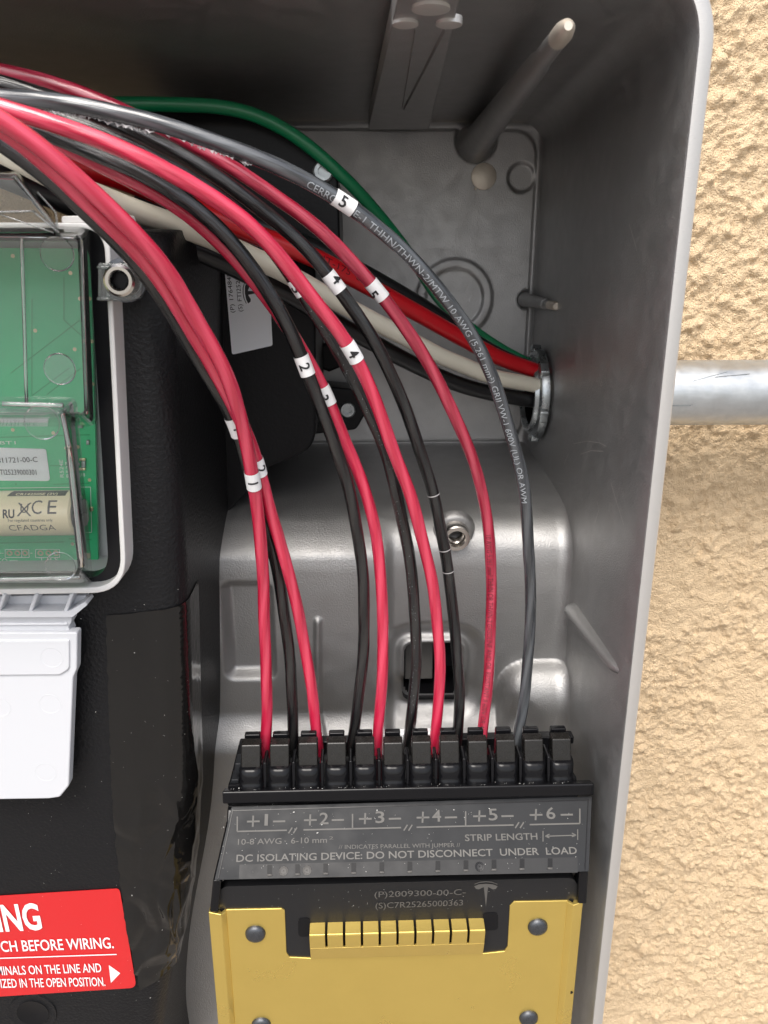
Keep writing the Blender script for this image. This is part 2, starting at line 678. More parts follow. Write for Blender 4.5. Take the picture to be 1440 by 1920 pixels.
def make_wall():
    xs = axis_lines(-2.2, 0.088, 0.285, 2.4, 0.00095, 16)
    zs = axis_lines(-1.4, -0.54, 0.15, 1.6, 0.00095, 16)
    v = [(x, WALL_Y - stucco_h(x, z), z) for z in zs for x in xs]
    w = len(xs)
    f = [(i * w + k, i * w + k + 1, (i + 1) * w + k + 1, (i + 1) * w + k) for i in range(len(zs) - 1) for k in range(w - 1)]
    o = build('stucco_wall', v, f, 'stucco', None, smooth=True, fix=False)
    o['kind'] = 'structure'
    return o


make_wall()
gnd = build('ground', [(-40, -60, -1.4), (40, -60, -1.4), (40, 0.6, -1.4), (-40, 0.6, -1.4)], [(0, 1, 2, 3)], 'concrete')
gnd['kind'] = 'structure'

# ==================================================================  ENCLOSURE
WX = 0.0845          # inner face of the right-hand wall
CZ = 0.0606          # underside of the top wall
BACK = 0.383         # back of the cast box
RIM = 0.213          # front edge of the cast box
FACE = 0.287         # face of the raised casting below
enc = thing('metal_enclosure', 'open grey cast aluminium enclosure fixed to the tan stucco wall', 'enclosure', (0.0, 0.39, -0.12))


def shell():
    # path round the box in (x, z): top wall, rounded corner, right wall
    rc = 0.009
    path = []
    for i in range(30):
        path.append((-0.36 + (WX - rc + 0.36) * i / 29, CZ, 0.0, 1.0))
    for k in range(1, 12):
        t = pi / 2 * k / 12
        path.append((WX - rc + rc * sin(t), CZ - rc + rc * cos(t), sin(t), cos(t)))
    zl = [CZ - rc - (CZ - rc + 0.42) * i / 60 for i in range(61)]
    for z in zl:
        path.append((WX, z, 1.0, 0.0))
    inner = [(0.0014, BACK + 0.012)] + [(0.0014 * (1 - i / 14), BACK - (BACK - RIM - 0.0006) * i / 14) for i in range(15)] + [(0.0004, RIM)]
    rim = [(0.0004, RIM - 0.00005), (0.0035, RIM - 0.00005), (0.0042, RIM + 0.0006)]
    outer = [(0.0042, RIM + 0.0006), (0.0050, BACK + 0.010)]

    def strip(name, prof, m):
        v = [(x + nx * o, y, z + nz * (o + 0.0052 * (BACK - y) / (BACK - RIM))) for (x, z, nx, nz) in path for (o, y) in prof]
        w = len(prof)
        f = [(i * w + k, i * w + k + 1, (i + 1) * w + k + 1, (i + 1) * w + k) for i in range(len(path) - 1) for k in range(w - 1)]
        return build(name, v, f, m, enc, smooth=True, fix=False)
    strip('side_wall', inner, 'cast_aluminium')
    r = strip('rim', rim, 'machined_rim')
    tag(r, 'bright machined front rim of the enclosure')
    strip('outer_skin', outer, 'cast_aluminium')


shell()

_led = [(-0.0850, 0.383), (-0.0858, 0.3818), (-0.0872, 0.375), (-0.0890, 0.352), (-0.0908, 0.330), (-0.0926, 0.314), (-0.0950, 0.3035), (-0.0985, 0.2962), (-0.1030, 0.2914), (-0.1085, 0.2885), (-0.115, 0.2873), (-0.124, FACE), (-0.5, FACE)]


def _slopes():
    h = [_led[i + 1][0] - _led[i][0] for i in range(len(_led) - 1)]
    d = [(_led[i + 1][1] - _led[i][1]) / h[i] for i in range(len(h))]
    m = [0.0]
    for i in range(1, len(h)):
        if d[i - 1] * d[i] <= 0:
            m.append(0.0)
        else:
            w1, w2 = 2 * h[i] + h[i - 1], h[i] + 2 * h[i - 1]
            m.append((w1 + w2) / (w1 / d[i - 1] + w2 / d[i]))
    return m + [0.0]


_lm = _slopes()


def ledge_y(z):
    """smooth section through the shelf of the casting"""
    if z >= _led[0][0]:
        return BACK
    for i in range(len(_led) - 1):
        (a, ya), (b, yb) = _led[i], _led[i + 1]
        if z >= b:
            h = b - a
            t = (z - a) / h
            return (ya * (1 + 2 * t) * (1 - t) ** 2 + _lm[i] * h * t * (1 - t) ** 2 + yb * t * t * (3 - 2 * t) + _lm[i + 1] * h * t * t * (t - 1))
    return FACE


def xz(px, py, Y):
    q = P(px, py, Y)
    return q.x, q.z


def sd_rrect(x, z, x0, x1, z0, z1, r):
    cx, cz = (x0 + x1) / 2, (z0 + z1) / 2
    dx, dz = abs(x - cx) - (x1 - x0) / 2 + r, abs(z - cz) - (z1 - z0) / 2 + r
    return hypot(max(dx, 0), max(dz, 0)) + min(max(dx, dz), 0) - r


def sd_poly(x, z, pts):
    best = 9
    for (ax, az), (bx, bz) in zip(pts, pts[1:]):
        vx, vz = bx - ax, bz - az
        t = max(0, min(1, ((x - ax) * vx + (z - az) * vz) / (vx * vx + vz * vz)))
        best = min(best, hypot(x - ax - vx * t, z - az - vz * t))
    return best


PAN_X = P(992, 560, BACK).x
PAN_T = P(900, 243, BACK).z
PAN_B = P(900, 828, BACK).z
ROD0 = xz(893, 262, BACK)
NOTCH = xz(978, 333, BACK)
KNOCK = xz(852, 560, BACK)
STUD = xz(988, 562, BACK)
HOLE = (P(757, 1250, FACE).x, P(866, 1250, FACE).x, P(800, 1308, FACE).z, P(800, 1206, FACE).z)
RIBP = [xz(597, 1156, FACE), xz(597, 1325, FACE), xz(608, 1362, FACE), xz(632, 1392, FACE), xz(672, 1420, FACE)]
STEP_X = P(728, 1200, FACE).x
LREC = (P(425, 1180, FACE).x, P(512, 1180, FACE).x, P(460, 1262, FACE).z, P(460, 1088, FACE).z)
DOME = (P(930, 1350, FACE).x, WX + 0.03, P(1000, 1560, FACE).z, P(1000, 1238, FACE).z)
LOWZ = P(800, 1318, FACE).z


def casting(x, z):
    y = ledge_y(z)
    up = 1 - smooth01((BACK - y) / 0.01)
    if up > 0.01:
        d = sd_rrect(x, z, -0.3, PAN_X, PAN_B, PAN_T, 0.011)
        d = max(d, 0.0092 - hypot(x - ROD0[0], z - ROD0[1]), 0.0062 - hypot(x - NOTCH[0], z - NOTCH[1]), 0.0042 - hypot(x - STUD[0], z - STUD[1]))
        y += 0.0016 * smooth01((d + 0.0006) / 0.0012) * up
        k = hypot(x - KNOCK[0], z - KNOCK[1])
        y -= 0.0011 * smooth01((0.0190 - k) / 0.0016) * up
        y += 0.0013 * smooth01((0.0142 - k) / 0.0010) * up
    lo = smooth01((-0.098 - z) / 0.012)
    if lo > 0.001:
        # proud left-hand field and the recess in it
        y -= 0.0040 * smooth01((STEP_X - x) / 0.0055 + 0.5) * lo
        d = sd_rrect(x, z, *LREC, 0.003)
        y += 0.0050 * smooth01(-d / 0.0045 + 0.35) * lo
        # slender rib that curls to the right
        d = sd_poly(x, z, RIBP)
        y -= 0.0017 * smooth01((0.0019 - d) / 0.0015)
        # round bulge in the corner
        d = sd_rrect(x, z, *DOME, 0.012)
        t = max(0, min(1, -d / 0.017))
        y -= 0.013 * sqrt(max(0, 1 - (1 - t) ** 2))
        # the casting swells again lower down
        y -= 0.0075 * smooth01((LOWZ - z) / 0.016) * (1 - t)
        # raised lip round the cable port
        d = sd_rrect(x, z, *HOLE, 0.004)
        y += 0.003 * smooth01((0.010 - d) / 0.006) * lo
        y -= 0.0032 * smooth01((0.0022 - abs(d - 0.0008)) / 0.0016) * smooth01((z - HOLE[2] - 0.006) / 0.006)
    # fillets into the right wall and the top wall
    r = 0.0065 if z < -0.09 else 0.004
    d = WX + 0.0015 - x
    if d < r:
        y -= r - sqrt(max(0, r * r - (r - d) ** 2))
    d = CZ + 0.0015 - z
    if d < 0.004:
        y -= 0.004 - sqrt(max(0, 0.004 ** 2 - (0.004 - d) ** 2))
    return y


def make_back():
    xs = [-0.085 + (WX + 0.0014 + 0.085) * i / 215 for i in range(216)]
    zs = []
    z = CZ + 0.0013
    while z > -0.40:
        zs.append(z)
        z -= 0.00022 if -0.112 < z < -0.0845 else (0.00085 if z > -0.24 else 0.003)
    v = [(x, casting(x, z), z) for z in zs for x in xs]
    w = len(xs)
    f = []
    for i in range(len(zs) - 1):
        zc = (zs[i] + zs[i + 1]) / 2
        for k in range(w - 1):
            xc = (xs[k] + xs[k + 1]) / 2
            if sd_rrect(xc, zc, *HOLE, 0.004) < -0.0004:
                continue
            f.append((i * w + k, i * w + k + 1, (i + 1) * w + k + 1, (i + 1) * w + k))
    return build('back_casting', v, f, 'cast_aluminium', enc, smooth=True, fix=False)


make_back()

# cable port: black sleeve set in the opening
hx0, hx1, hz0, hz1 = HOLE
ring = rounded([(hx0 - 0.0006, hz1 + 0.0006), (hx1 + 0.0006, hz1 + 0.0006), (hx1 + 0.0006, hz0 - 0.0006), (hx0 - 0.0006, hz0 - 0.0006)], 0.004, 5)
n_ = len(ring)
pv = [(x, FACE - 0.0005, z) for x, z in ring] + [(x, FACE + 0.022, z) for x, z in ring]
pf = [[i, (i + 1) % n_, (i + 1) % n_ + n_, i + n_] for i in range(n_)] + [[i + n_ for i in range(n_)]]
port = build('cable_port', pv, pf, 'port_black', enc)
tag(port, 'black opening low in the casting')
cxm, czm = (hx0 + hx1) / 2, (hz0 + hz1) / 2
box('port_flap', hx0 + 0.001, cxm + 0.001, FACE + 0.010, FACE + 0.012, hz0 + 0.003, hz1 - 0.002, 'etch_bright', port, bevel=(0.0006, 2))
box('port_lug', cxm + 0.002, hx1 - 0.002, FACE + 0.006, FACE + 0.011, czm - 0.002, hz1 - 0.002, 'black_plastic', port, bevel=(0.001, 2))

# threaded insert on the casting
q = P(855, 1006, FACE - 0.001)
ins = lathe('threaded_insert', [(0.0055, 0.006), (0.0055, -0.0018), (0.0051, -0.0023), (0.0036, -0.0023), (0.0032, -0.0015), (0.0031, 0.010)], q, (0, 1, 0.16), 'stainless', enc, seg=36)
for k in range(5):
    lathe('thread_turn', [(0.0031, 0.0), (0.0027, 0.00045), (0.0031, 0.0009)], q + Vector((0, 0.0002 + k * 0.0011, 0)), (0, 1, 0.16), 'stainless', ins, seg=28)
# cup of cast metal round it
lathe('insert_seat', [(0.0084, 0.0065), (0.0075, 0.0038), (0.0066, 0.0030), (0.0054, 0.0028)], q, (0, 1, 0.16), 'cast_aluminium', enc, seg=36)

# tapered boss that runs along the top wall, pale tip
a0 = P(892, 268, BACK)
a1 = on(1066, 48, (Vector((0, 0, CZ - 0.0075)), Vector((0, 0, -1))))
ax = (a1 - a0)
L = ax.length
bo = lathe('boss', [(0.0090, -0.002), (0.0078, 0.002), (0.0064, 0.010), (0.0046, L * 0.5), (0.0033, L * 0.80), (0.0027, L * 0.81), (0.0024, L * 0.97)], a0, ax, 'cast_aluminium', enc, seg=28)
tip = lathe('boss_tip', [(0.00245, L * 0.93), (0.0025, L * 0.97), (0.0020, L * 0.99), (0.0010, L * 1.0), (0.0, L * 1.0)], a0, ax, 'machined_spot', bo, seg=24)
# bright ejector spot on the back
q = P(907, 331, BACK)
sp = lathe('ejector_spot', [(0.0058, 0.001), (0.0058, -0.0005), (0.0055, -0.0007), (0.0, -0.0007)], q, (0, 1, 0), 'machined_spot', enc, seg=36)
tag(sp, 'bright round machined spot on the back panel')
lathe('burr', [(0.0007, 0), (0.0006, -0.0011), (0, -0.0013)], q + Vector((-0.0036, 0, -0.0052)), (0, 1, 0), 'machined_spot', sp, seg=10)
# short stud by the right wall, pale end
q0 = P(985, 562, BACK)
q1 = P(1042, 574, 0.338)
d = q1 - q0
st = lathe('stud', [(0.0036, 0), (0.0030, 0.004), (0.0024, d.length * 0.7), (0.0019, d.length * 0.71), (0.0018, d.length)], q0, d, 'cast_aluminium', enc, seg=20)
lathe('stud_tip', [(0.0019, d.length * 0.82), (0.0019, d.length * 1.0), (0.0014, d.length * 1.02), (0, d.length * 1.02)], q0, d, 'machined_spot', st, seg=16)


# strengthening rib along the right wall
def wall_rib():
    pl = (Vector((WX, 0, 0)), Vector((-1, 0, 0)))
    b0 = on(1046, 1138, (Vector((WX - 0.0055, 0, 0)), Vector((-1, 0, 0))))
    b1 = on(1158, 1262, (Vector((WX - 0.0005, 0, 0)), Vector((-1, 0, 0))))
    v, f = [], []
    n, seg = 14, 10
    for i in range(n + 1):
        t = i / n
        c = b0.lerp(b1, t)
        c.x = WX + 0.0008
        hgt = 0.0052 * (1 - t) + 0.0024 * t
        wid = 0.0024 * (1 - t) + 0.0017 * t
        if i == 0:
            hgt, wid = 0.0030, 0.0015
        if i == n:
            hgt, wid = 0.0003, 0.0008
        for k in range(seg + 1):
            a = pi * k / seg
            v.append(Vector((c.x - hgt * sin(a) ** 0.7, c.y, c.z + wid * cos(a) * (1.25 if k in (0, seg) else 1))))
    w = seg + 1
    for i in range(n):
        for k in range(seg):
            f.append((i * w + k, i * w + k + 1, (i + 1) * w + k + 1, (i + 1) * w + k))
    f.append([k for k in range(w)])
    build('wall_rib', v, f, 'cast_aluminium', enc, smooth=True)


wall_rib()


def wall_scratches():
    pl = (Vector((WX + 0.0004, 0, 0)), Vector((-1, 0, 0)))
    for pts in ([(1080, 832), (1105, 827), (1128, 830), (1142, 837)], [(1092, 852), (1112, 845), (1136, 846)], [(1062, 870), (1070, 850)], [(1150, 905), (1175, 985)], [(1120, 980), (1128, 955), (1124, 940)], [(1090, 640), (1096, 690)], [(1185, 420), (1200, 470)]):
        w = [on(*p, pl) + Vector((-0.0009, 0, 0)) for p in pts]
        v, f = [], []
        for i, p in enumerate(w):
            d = (w[min(i + 1, len(w) - 1)] - w[max(i - 1, 0)]).normalized()
            n = Vector((0, -d.z, d.y)) * 0.0001
            v += [p - n, p + n]
        for i in range(len(w) - 1):
            f.append((2 * i, 2 * i + 1, 2 * i + 3, 2 * i + 2))
        build('scratch', v, f, 'machined_rim', enc, fix=False)


wall_scratches()

# thickened strap on the top wall; pale discs paint daylight through its holes
zp = (Vector((0, 0, CZ - 0.0042)), Vector((0, 0, -1)))
strap = slab('ceiling_strap', rounded([(690, 243), (804, 243), (869, -30), (752, -30)], [5, 5, 0, 0], 4), zp, 0.006, 'cast_aluminium', enc, bevel=(0.0014, 3))
for (x, y, r) in ((760, 41, 0.0032), (842, 41, 0.0032), (808, 12, 0.0044)):
    q = on(x, y, zp)
    lathe('hole_light_disc', [(r, -0.001), (r, 0.0007), (r * 0.85, 0.0009), (0, 0.0009)], q, (0, 0, -1), 'machined_rim', strap, seg=28)
for a, b, w in (((779, 52), (754, 202), 2.0), ((835, 52), (757, 203), 5.0)):
    A, B = on(*a, zp), on(*b, zp)
    hw = (on(a[0] + w, a[1], zp) - A).length / 2
    s = Vector((hw, 0, 0))
    up = Vector((0, 0, -0.0009))
    v = [A - s, A + s, B + s * 0.5, B - s * 0.5, A + up, B + up]
    build('ceiling_ridge', v, [(0, 1, 4), (1, 2, 5, 4), (2, 3, 5), (3, 0, 4, 5), (0, 3, 2, 1)], 'cast_aluminium', strap)

# ------------------------------------------------------------------ conduit and locknut
CY = 0.350
CZC = on(1012, 738, (Vector((WX, 0, 0)), Vector((-1, 0, 0))))
CY, CONZ = CZC.y, CZC.z
con = thing('steel_conduit', 'galvanised steel conduit pipe running across the stucco to the enclosure', 'conduit', (WX + 0.02, CY, CONZ))
lathe('pipe', [(0.0130, 0), (0.0150, 0), (0.0150, 0.62), (0.0130, 0.62)], (WX + 0.012, CY, CONZ), (1, 0, 0), 'galvanised', con, seg=48)
lathe('connector_body', [(0.0165, 0), (0.0185, 0.001), (0.0185, 0.016), (0.0155, 0.018)], (WX + 0.0055, CY, CONZ), (1, 0, 0), 'zinc', con, seg=40)
for (xa, za, xb, zb) in ((0.150, 0.50, 0.166, 0.80), (0.160, 0.62, 0.176, 0.72), (0.120, -0.25, 0.150, -0.22), (0.128, 0.15, 0.141, 0.10)):
    v = []
    for i in range(7):
        t = i / 6
        a = za + (zb - za) * t
        for e in (-0.0003, 0.0003):
            v.append(Vector((xa + (xb - xa) * t + e * 2, CY - 0.01508 * cos(a), CONZ + 0.01508 * sin(a) + e)))
    build('scratch', v, [(2 * i, 2 * i + 1, 2 * i + 3, 2 * i + 2) for i in range(6)], 'zinc', con, fix=False)
nut = thing('conduit_locknut', 'zinc locknut where the wires enter the enclosure wall', 'locknut', (WX, CY, CONZ))
lathe('nut_ring', [(0.0146, 0.001), (0.0150, -0.0052), (0.0158, -0.0062), (0.0172, -0.0060), (0.0175, -0.0042), (0.0202, -0.0036), (0.0206, -0.0028), (0.0206, -0.0002)], (WX, CY, CONZ), (1, 0, 0), 'zinc', nut, seg=56)
for k in range(6):
    a = radians(20 + 60 * k)
    c = Vector((WX - 0.0024, CY + cos(a) * 0.0205, CONZ + sin(a) * 0.0205))
    t = Vector((0, -sin(a), cos(a)))
    r = Vector((0, cos(a), sin(a)))
    x = Vector((1, 0, 0))
    v = [c + t * st_ * 0.0034 * (1 - 0.25 * ro) + r * (ro * 0.0016) + x * xo * 0.0021 for st_ in (-1, 1) for ro in (-1, 1) for xo in (-1, 1)]
    build('lug', v, [(0, 1, 3, 2), (4, 6, 7, 5), (0, 4, 5, 1), (2, 3, 7, 6), (0, 2, 6, 4), (1, 5, 7, 3)], 'zinc', nut, bevel=(0.0007, 2))
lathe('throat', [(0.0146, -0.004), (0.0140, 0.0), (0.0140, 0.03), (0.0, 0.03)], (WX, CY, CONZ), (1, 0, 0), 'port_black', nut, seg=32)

# ==================================================================  BLACK MOULDED COVER (left)
CV = 0.222           # front plane of the cover
RC = 0.0085          # round-over to its side
SIL = [(398, 430), (400, 600), (406, 800), (412, 950), (414, 1100), (416, 1300), (408, 1455), (400, 1520), (391, 1568), (372, 1665), (362, 1733), (357, 1813), (358, 1860), (368, 1900), (380, 2000)]
SILW = [(P(x, y, 0.285).z, P(x, y, 0.285).x) for x, y in SIL]


def side_x(z):
    if z >= SILW[0][0]:
        return SILW[0][1]
    for (za, xa), (zb, xb) in zip(SILW, SILW[1:]):
        if z >= zb:
            t = (za - z) / (za - zb)
            return xa + (xb - xa) * t
    return SILW[-1][1]


def side_xs(z):
    return sum(side_x(z + k * 0.004) for k in range(-3, 4)) / 7


def cover_pt(u, z):
    """u: metres along the section, 0 where the front plane ends; negative = front, positive = round the edge and down the side"""
    xs_ = side_xs(z) - 0.0012
    xf = xs_ - RC
    if u <= 0:
        return Vector((xf + u, CV + 0.0014 * smooth01((u + 0.010) / 0.010), z)), Vector((0.05, -1, 0)).normalized()
    al = RC * pi / 2
    if u < al:
        a = u / RC
        return Vector((xf + RC * sin(a), CV + 0.0014 + RC * (1 - cos(a)), z)), Vector((sin(a), -cos(a), 0))
    return Vector((xs_ + (u - al) * 0.02, CV + 0.0014 + RC + (u - al), z)), Vector((1, 0, 0))


CTOP = P(300, 425, CV).z - 0.012
cov = thing('moulded_cover', 'black grained plastic moulded cover on the left side of the enclosure', 'cover', (-0.14, 0.30, -0.33))


def make_cover():
    us = [-0.19, -0.15, -0.11, -0.09] + [-0.08 + 0.0015 * i for i in range(45)] + [-0.012 + 0.0015 * i for i in range(8)]
    us += [RC * pi / 2 * i / 12 for i in range(13)] + [RC * pi / 2 + 0.004 * i for i in range(1, 32)]
    zs = [CTOP - (CTOP + 0.36) * i / 190 for i in range(191)]
    v, f = [], []
    # round the top over to the back first
    tops = [(pi / 2 * (1 - i / 8)) for i in range(8)]
    rows = [('t', a) for a in tops] + [('z', z) for z in zs]
    for kind, val in rows:
        for u in us:
            if kind == 'z':
                p, n = cover_pt(u, val)
            else:
                p, n = cover_pt(u, CTOP)
                R = 0.012
                p = p + Vector((0, R * (1 - cos(val)), R * sin(val)))
            v.append(p)
    w = len(us)
    for i in range(len(rows) - 1):
        for k in range(w - 1):
            c = (v[i * w + k] + v[i * w + k + 1] + v[(i + 1) * w + k] + v[(i + 1) * w + k + 1]) / 4
            qx, qy = proj(c)
            if us[k] < 0 and qy < 1093 and qx < 181 + 36 * (qy - 440) / 650:
                continue                      # opening behind the control unit
            f.append((i * w + k, i * w + k + 1, (i + 1) * w + k + 1, (i + 1) * w + k))
    # close the top towards the back
    base = len(v)
    for k in range(w):
        p = v[k]
        v.append(Vector((p.x, 0.37, p.z + 0.002)))
    for k in range(w - 1):
        f.append((k, k + 1, base + k + 1, base + k))
    build('cover_shell', v, f, 'cover_grain', cov, smooth=True, fix=False)


make_cover()
cplane = yplane(CV - 0.0002)
# moulded dimple near the bottom; its deep shade painted as a black disc
q = P(62, 1898, CV)
lathe('dimple_lip', [(0.0090, 0.0006), (0.0086, -0.0004), (0.0062, 0.0), (0.0055, -0.0003)], q, (0, 1, 0), 'cover_grain', cov, seg=36)
lathe('dimple_shade', [(0.0058, -0.0005), (0.0052, -0.0003), (0.0, -0.0002)], q, (0, 1, 0), 'port_black', cov, seg=36)

# red warning sticker on the cover
stk = slab('warning_sticker', rounded([(-330, 1700), (224, 1666), (256, 1852), (-330, 1890)], [9, 9, 12, 9], 5), cplane, 0.00015, 'warn_red', cov, lift=0.0002)
tag(stk, 'red warning sticker with white lettering at the lower left')
sp_ = yplane(CV - 0.00055)
text_on('WARNING', (-155, 1753), (80, 1741), 46, sp_, 'warn_white', stk, bold=0.028)
text_on('TURN OFF SWITCH BEFORE WIRING.', (-166, 1790), (214, 1777), 19.5, sp_, 'warn_white', stk, bold=0.012)
bars_on([((-316, 1807), (219, 1789))], 2.6, sp_, 'warn_white', stk, 'rule')
text_on('TERMINALS ON THE LINE AND', (-33, 1829), (191, 1822), 16, sp_, 'warn_white', stk, bold=0.008)
text_on('LOAD SIDES MAY BE ENERGIZED IN THE OPEN POSITION.', (-182, 1855), (198, 1848), 16, sp_, 'warn_white', stk, bold=0.008)
slab('arrow', [(204, 1810), (225, 1825), (208, 1843)], sp_, 0.0001, 'warn_white', stk)


# glossy tape wrapped over the cover's edge
def make_tape():
    top_l, bot_l = (200, 1162), (262, 1858)
    left = [(1146, 203), (1162, 200), (1250, 202), (1350, 205), (1500, 211), (1640, 224), (1720, 236), (1800, 250), (1858, 262)]
    zt = P(260, 1152, CV).z
    zb = P(262, 1858, CV).z

    def leftx(z):
        py = 1146
        for y in range(1140, 1870, 6):
            if P(230, y, CV).z <= z:
                py = y
                break
        for (ya, xa), (yb, xb) in zip(left, left[1:]):
            if py <= yb:
                return P(xa + (xb - xa) * (py - ya) / (yb - ya), py, CV).x
        return P(262, py, CV).x
    nz, nu = 170, 84
    v, f = [], []
    for i in range(nz + 1):
        t = i / nz
        z = zt + (zb - zt) * t
        xf = side_xs(z) - 0.0012 - RC
        uL = leftx(z) - xf + 0.0006 * noise.noise(Vector((z * 300, 0, 0)))
        uR = 0.026 if t < 0.9 else 0.026 - 0.010 * (t - 0.9) / 0.1
        for k in range(nu + 1):
            s = k / nu
            u = uL + (uR - uL) * s
            zz = z + 0.0022 * s * (1 - t) ** 3 + (t ** 6) * 0.010 * s
            p, n = cover_pt(u, zz)
            # lift: flat patch, puckers and folds that grow downward along the round edge
            w = smooth01((u + 0.014) / 0.012) * smooth01((0.034 - u) / 0.014)
            a = noise.noise(Vector((u * 70, zz * 42, 2.0)))
            b = noise.noise(Vector((u * 130 + a * 1.5, zz * 80, 7.0)))
            rid = (1 - abs(a)) ** 4
            low = smooth01((t - 0.30) / 0.18)
            lift = 0.00042 + w * low * (0.0011 * rid + 0.00035 * b) + 0.00008 * noise.noise(Vector((u * 400, zz * 900, 1)))
            w2 = smooth01((u + 0.024) / 0.012) * smooth01((0.020 - u) / 0.010) * smooth01((t - 0.40) / 0.12)
            dd, _pp = noise.voronoi(Vector((u * 85 + 0.8 * a, zz * 48, 4.0)))
            lift += w2 * 0.0024 * min(0.6, (dd[1] - dd[0]))
            # fine sideways crimps near the top
            lift += 0.00016 * (1 - low) * sin(zz * 2 * pi / 0.0016 + 2 * b) * smooth01((0.012 - abs(u - 0.005)) / 0.01)
            # long upright crease low down
            cz_ = abs(u + 0.0115 + 0.0012 * sin(zz * 300))
            lift += 0.0007 * smooth01((0.0016 - cz_) / 0.0016) * smooth01((t - 0.72) / 0.08)
            v.append(p + n * max(0.00025, lift))
    w_ = nu + 1
    for i in range(nz):
        for k in range(nu):
            f.append((i * w_ + k, i * w_ + k + 1, (i + 1) * w_ + k + 1, (i + 1) * w_ + k))
    o = build('black_tape', v, f, 'tape', None, smooth=True, fix=False)
    tag(o, 'glossy wrinkled black tape wrapped over the edge of the moulded cover', 'tape')


make_tape()

# deeper black housing behind the wires
BAY = 0.303
bay = thing('inverter_bay', 'black plastic housing deep behind the wires, with a white serial sticker', 'housing', tuple(P(500, 860, 0.36)))
ol = rounded([(250, 205), (470, 212), (560, 262), (634, 318), (638, 455), (592, 480), (592, 842), (505, 876), (430, 960), (250, 960)], [0, 30, 20, 26, 14, 8, 55, 30, 20, 0], 6)
slab('housing_body', ol, yplane(BAY), 0.078, 'bay_plastic', bay, bevel=(0.003, 3))
for (x, y) in ((606, 322), (652, 768)):
    Ys = BAY - 0.0002 if x < 630 else BAY + 0.055
    q = P(x, y, Ys)
    if x > 630:
        slab('screw_tab', rounded([(585, 722), (668, 730), (690, 768), (668, 806), (585, 815)], [0, 14, 18, 14, 0], 5), yplane(Ys), 0.02, 'bay_plastic', bay, bevel=(0.001, 2))
    s = lathe('screw', [(0.0037, 0.001), (0.0037, -0.0014), (0.0031, -0.0020), (0.0019, -0.0020), (0.0018, -0.0004), (0.0, -0.0004)], q, (0, 1, 0), 'zinc', bay, seg=26)
q = P(617, 668, BACK - 0.002)
lathe('hole_shade_plug', [(0.0072, 0.003), (0.0072, -0.002), (0.0060, -0.003), (0.0, -0.003)], q, (0, 1, 0), 'port_black', bay, seg=8, smooth=False)  # black plug painting the shade of a hole in the back wall
# serial sticker on the housing
sl = slab('serial_sticker', rounded([(418, 470), (502, 470), (511, 648), (435, 665)], 4, 3), yplane(BAY - 0.0005), 0.0002, 'paper', bay)
tag(sl, 'white serial number sticker on the black housing')
bp_ = yplane(BAY - 0.0006)


def text_rot(txt, a, b, hpx, plane, m, parent, bold=0.0):
    return text_on(txt, a, b, hpx, plane, m, parent, bold)


def text_up(txt, a, b, wpx, plane, m, parent, bold=0.0, name='lettering'):
    """text that runs from a (start) to b (end), letter tops to the left"""
    v, f = glyphs(txt, bold)
    x0, x1 = min(p[0] for p in v), max(p[0] for p in v)
    p0, n = plane
    A, B = on(*a, plane), on(*b, plane)
    ex = B - A
    Ln = ex.length
    ex.normalize()
    up = n.cross(ex).normalized()
    H = (on(a[0] - wpx, a[1], plane) - A).length
    pts = [A + ex * ((x - x0) / (x1 - x0) * Ln) + up * (y / CAP * H) + n * 0.00012 for x, y in v]
    return build(name, pts, f, m, parent, fix=False)


text_up('(P) 1764848-01-E', (440, 586), (429, 478), 7.5, bp_, 'ink', sl)
text_up('(S) FTI2523200419', (455, 584), (445, 476), 7.5, bp_, 'ink', sl)


def emblem(c, s, plane, m, parent, rot=0.0):
    """the T-shaped emblem with its curved cap bar"""
    top = []
    shp = [(-0.5, 0.36), (-0.30, 0.44), (0.0, 0.47), (0.30, 0.44), (0.5, 0.36), (0.42, 0.24), (0.30, 0.22), (0.15, 0.30), (0.09, 0.32), (0.0, -0.52), (-0.09, 0.32), (-0.15, 0.30), (-0.30, 0.22), (-0.42, 0.24)]
    arc = [(-0.5, 0.46), (-0.25, 0.55), (0, 0.575), (0.25, 0.55), (0.5, 0.46), (0.485, 0.43), (0.25, 0.51), (0, 0.535), (-0.25, 0.51), (-0.485, 0.43)]
    cr, sr = cos(rot), sin(rot)
    v, f = [], []
    for sh in (shp, arc):
        k = len(v)
        for x, y in sh:
            X, Y = x * cr - y * sr, x * sr + y * cr
            v.append(on(c[0] + X * s, c[1] - Y * s, plane) + plane[1] * 0.00012)
        f.append(list(range(k, k + len(sh))))
    return build('emblem', v, f, m, parent, fix=False)


emblem((478, 548), 40, bp_, 'ink', sl, rot=radians(95))

# ==================================================================  CONTROL BOARD UNIT (upper left)
FR = 0.214
unit = thing('control_unit', 'white framed control unit with a clear cover over a green board', 'control unit', tuple(P(120, 1110, 0.222)))


def frame_path(x_top, x_bot, y_top, y_bot, r):
    return rounded([(-520, y_top - 4), (x_top, y_top), (x_bot, y_bot), (-520, y_bot + 12)], [0, r, r * 1.15, 0], 10)


def ring_strip(name, o_out, o_in, Yf, depth, m, parent, bevel=None):
    fo = [P(x, y, Yf) for x, y in o_out]
    fi = [P(x, y, Yf) for x, y in o_in]
    k = len(fo)
    dy = Vector((0, depth, 0))
    v = fo + fi + [p + dy for p in fo] + [p + dy for p in fi]
    f = []
    for i in range(k - 1):
        f += [(i, i + 1, k + i + 1, k + i), (i, 2 * k + i, 2 * k + i + 1, i + 1), (k + i, k + i + 1, 3 * k + i + 1, 3 * k + i)]
    return build(name, v, f, m, parent, bevel=bevel)


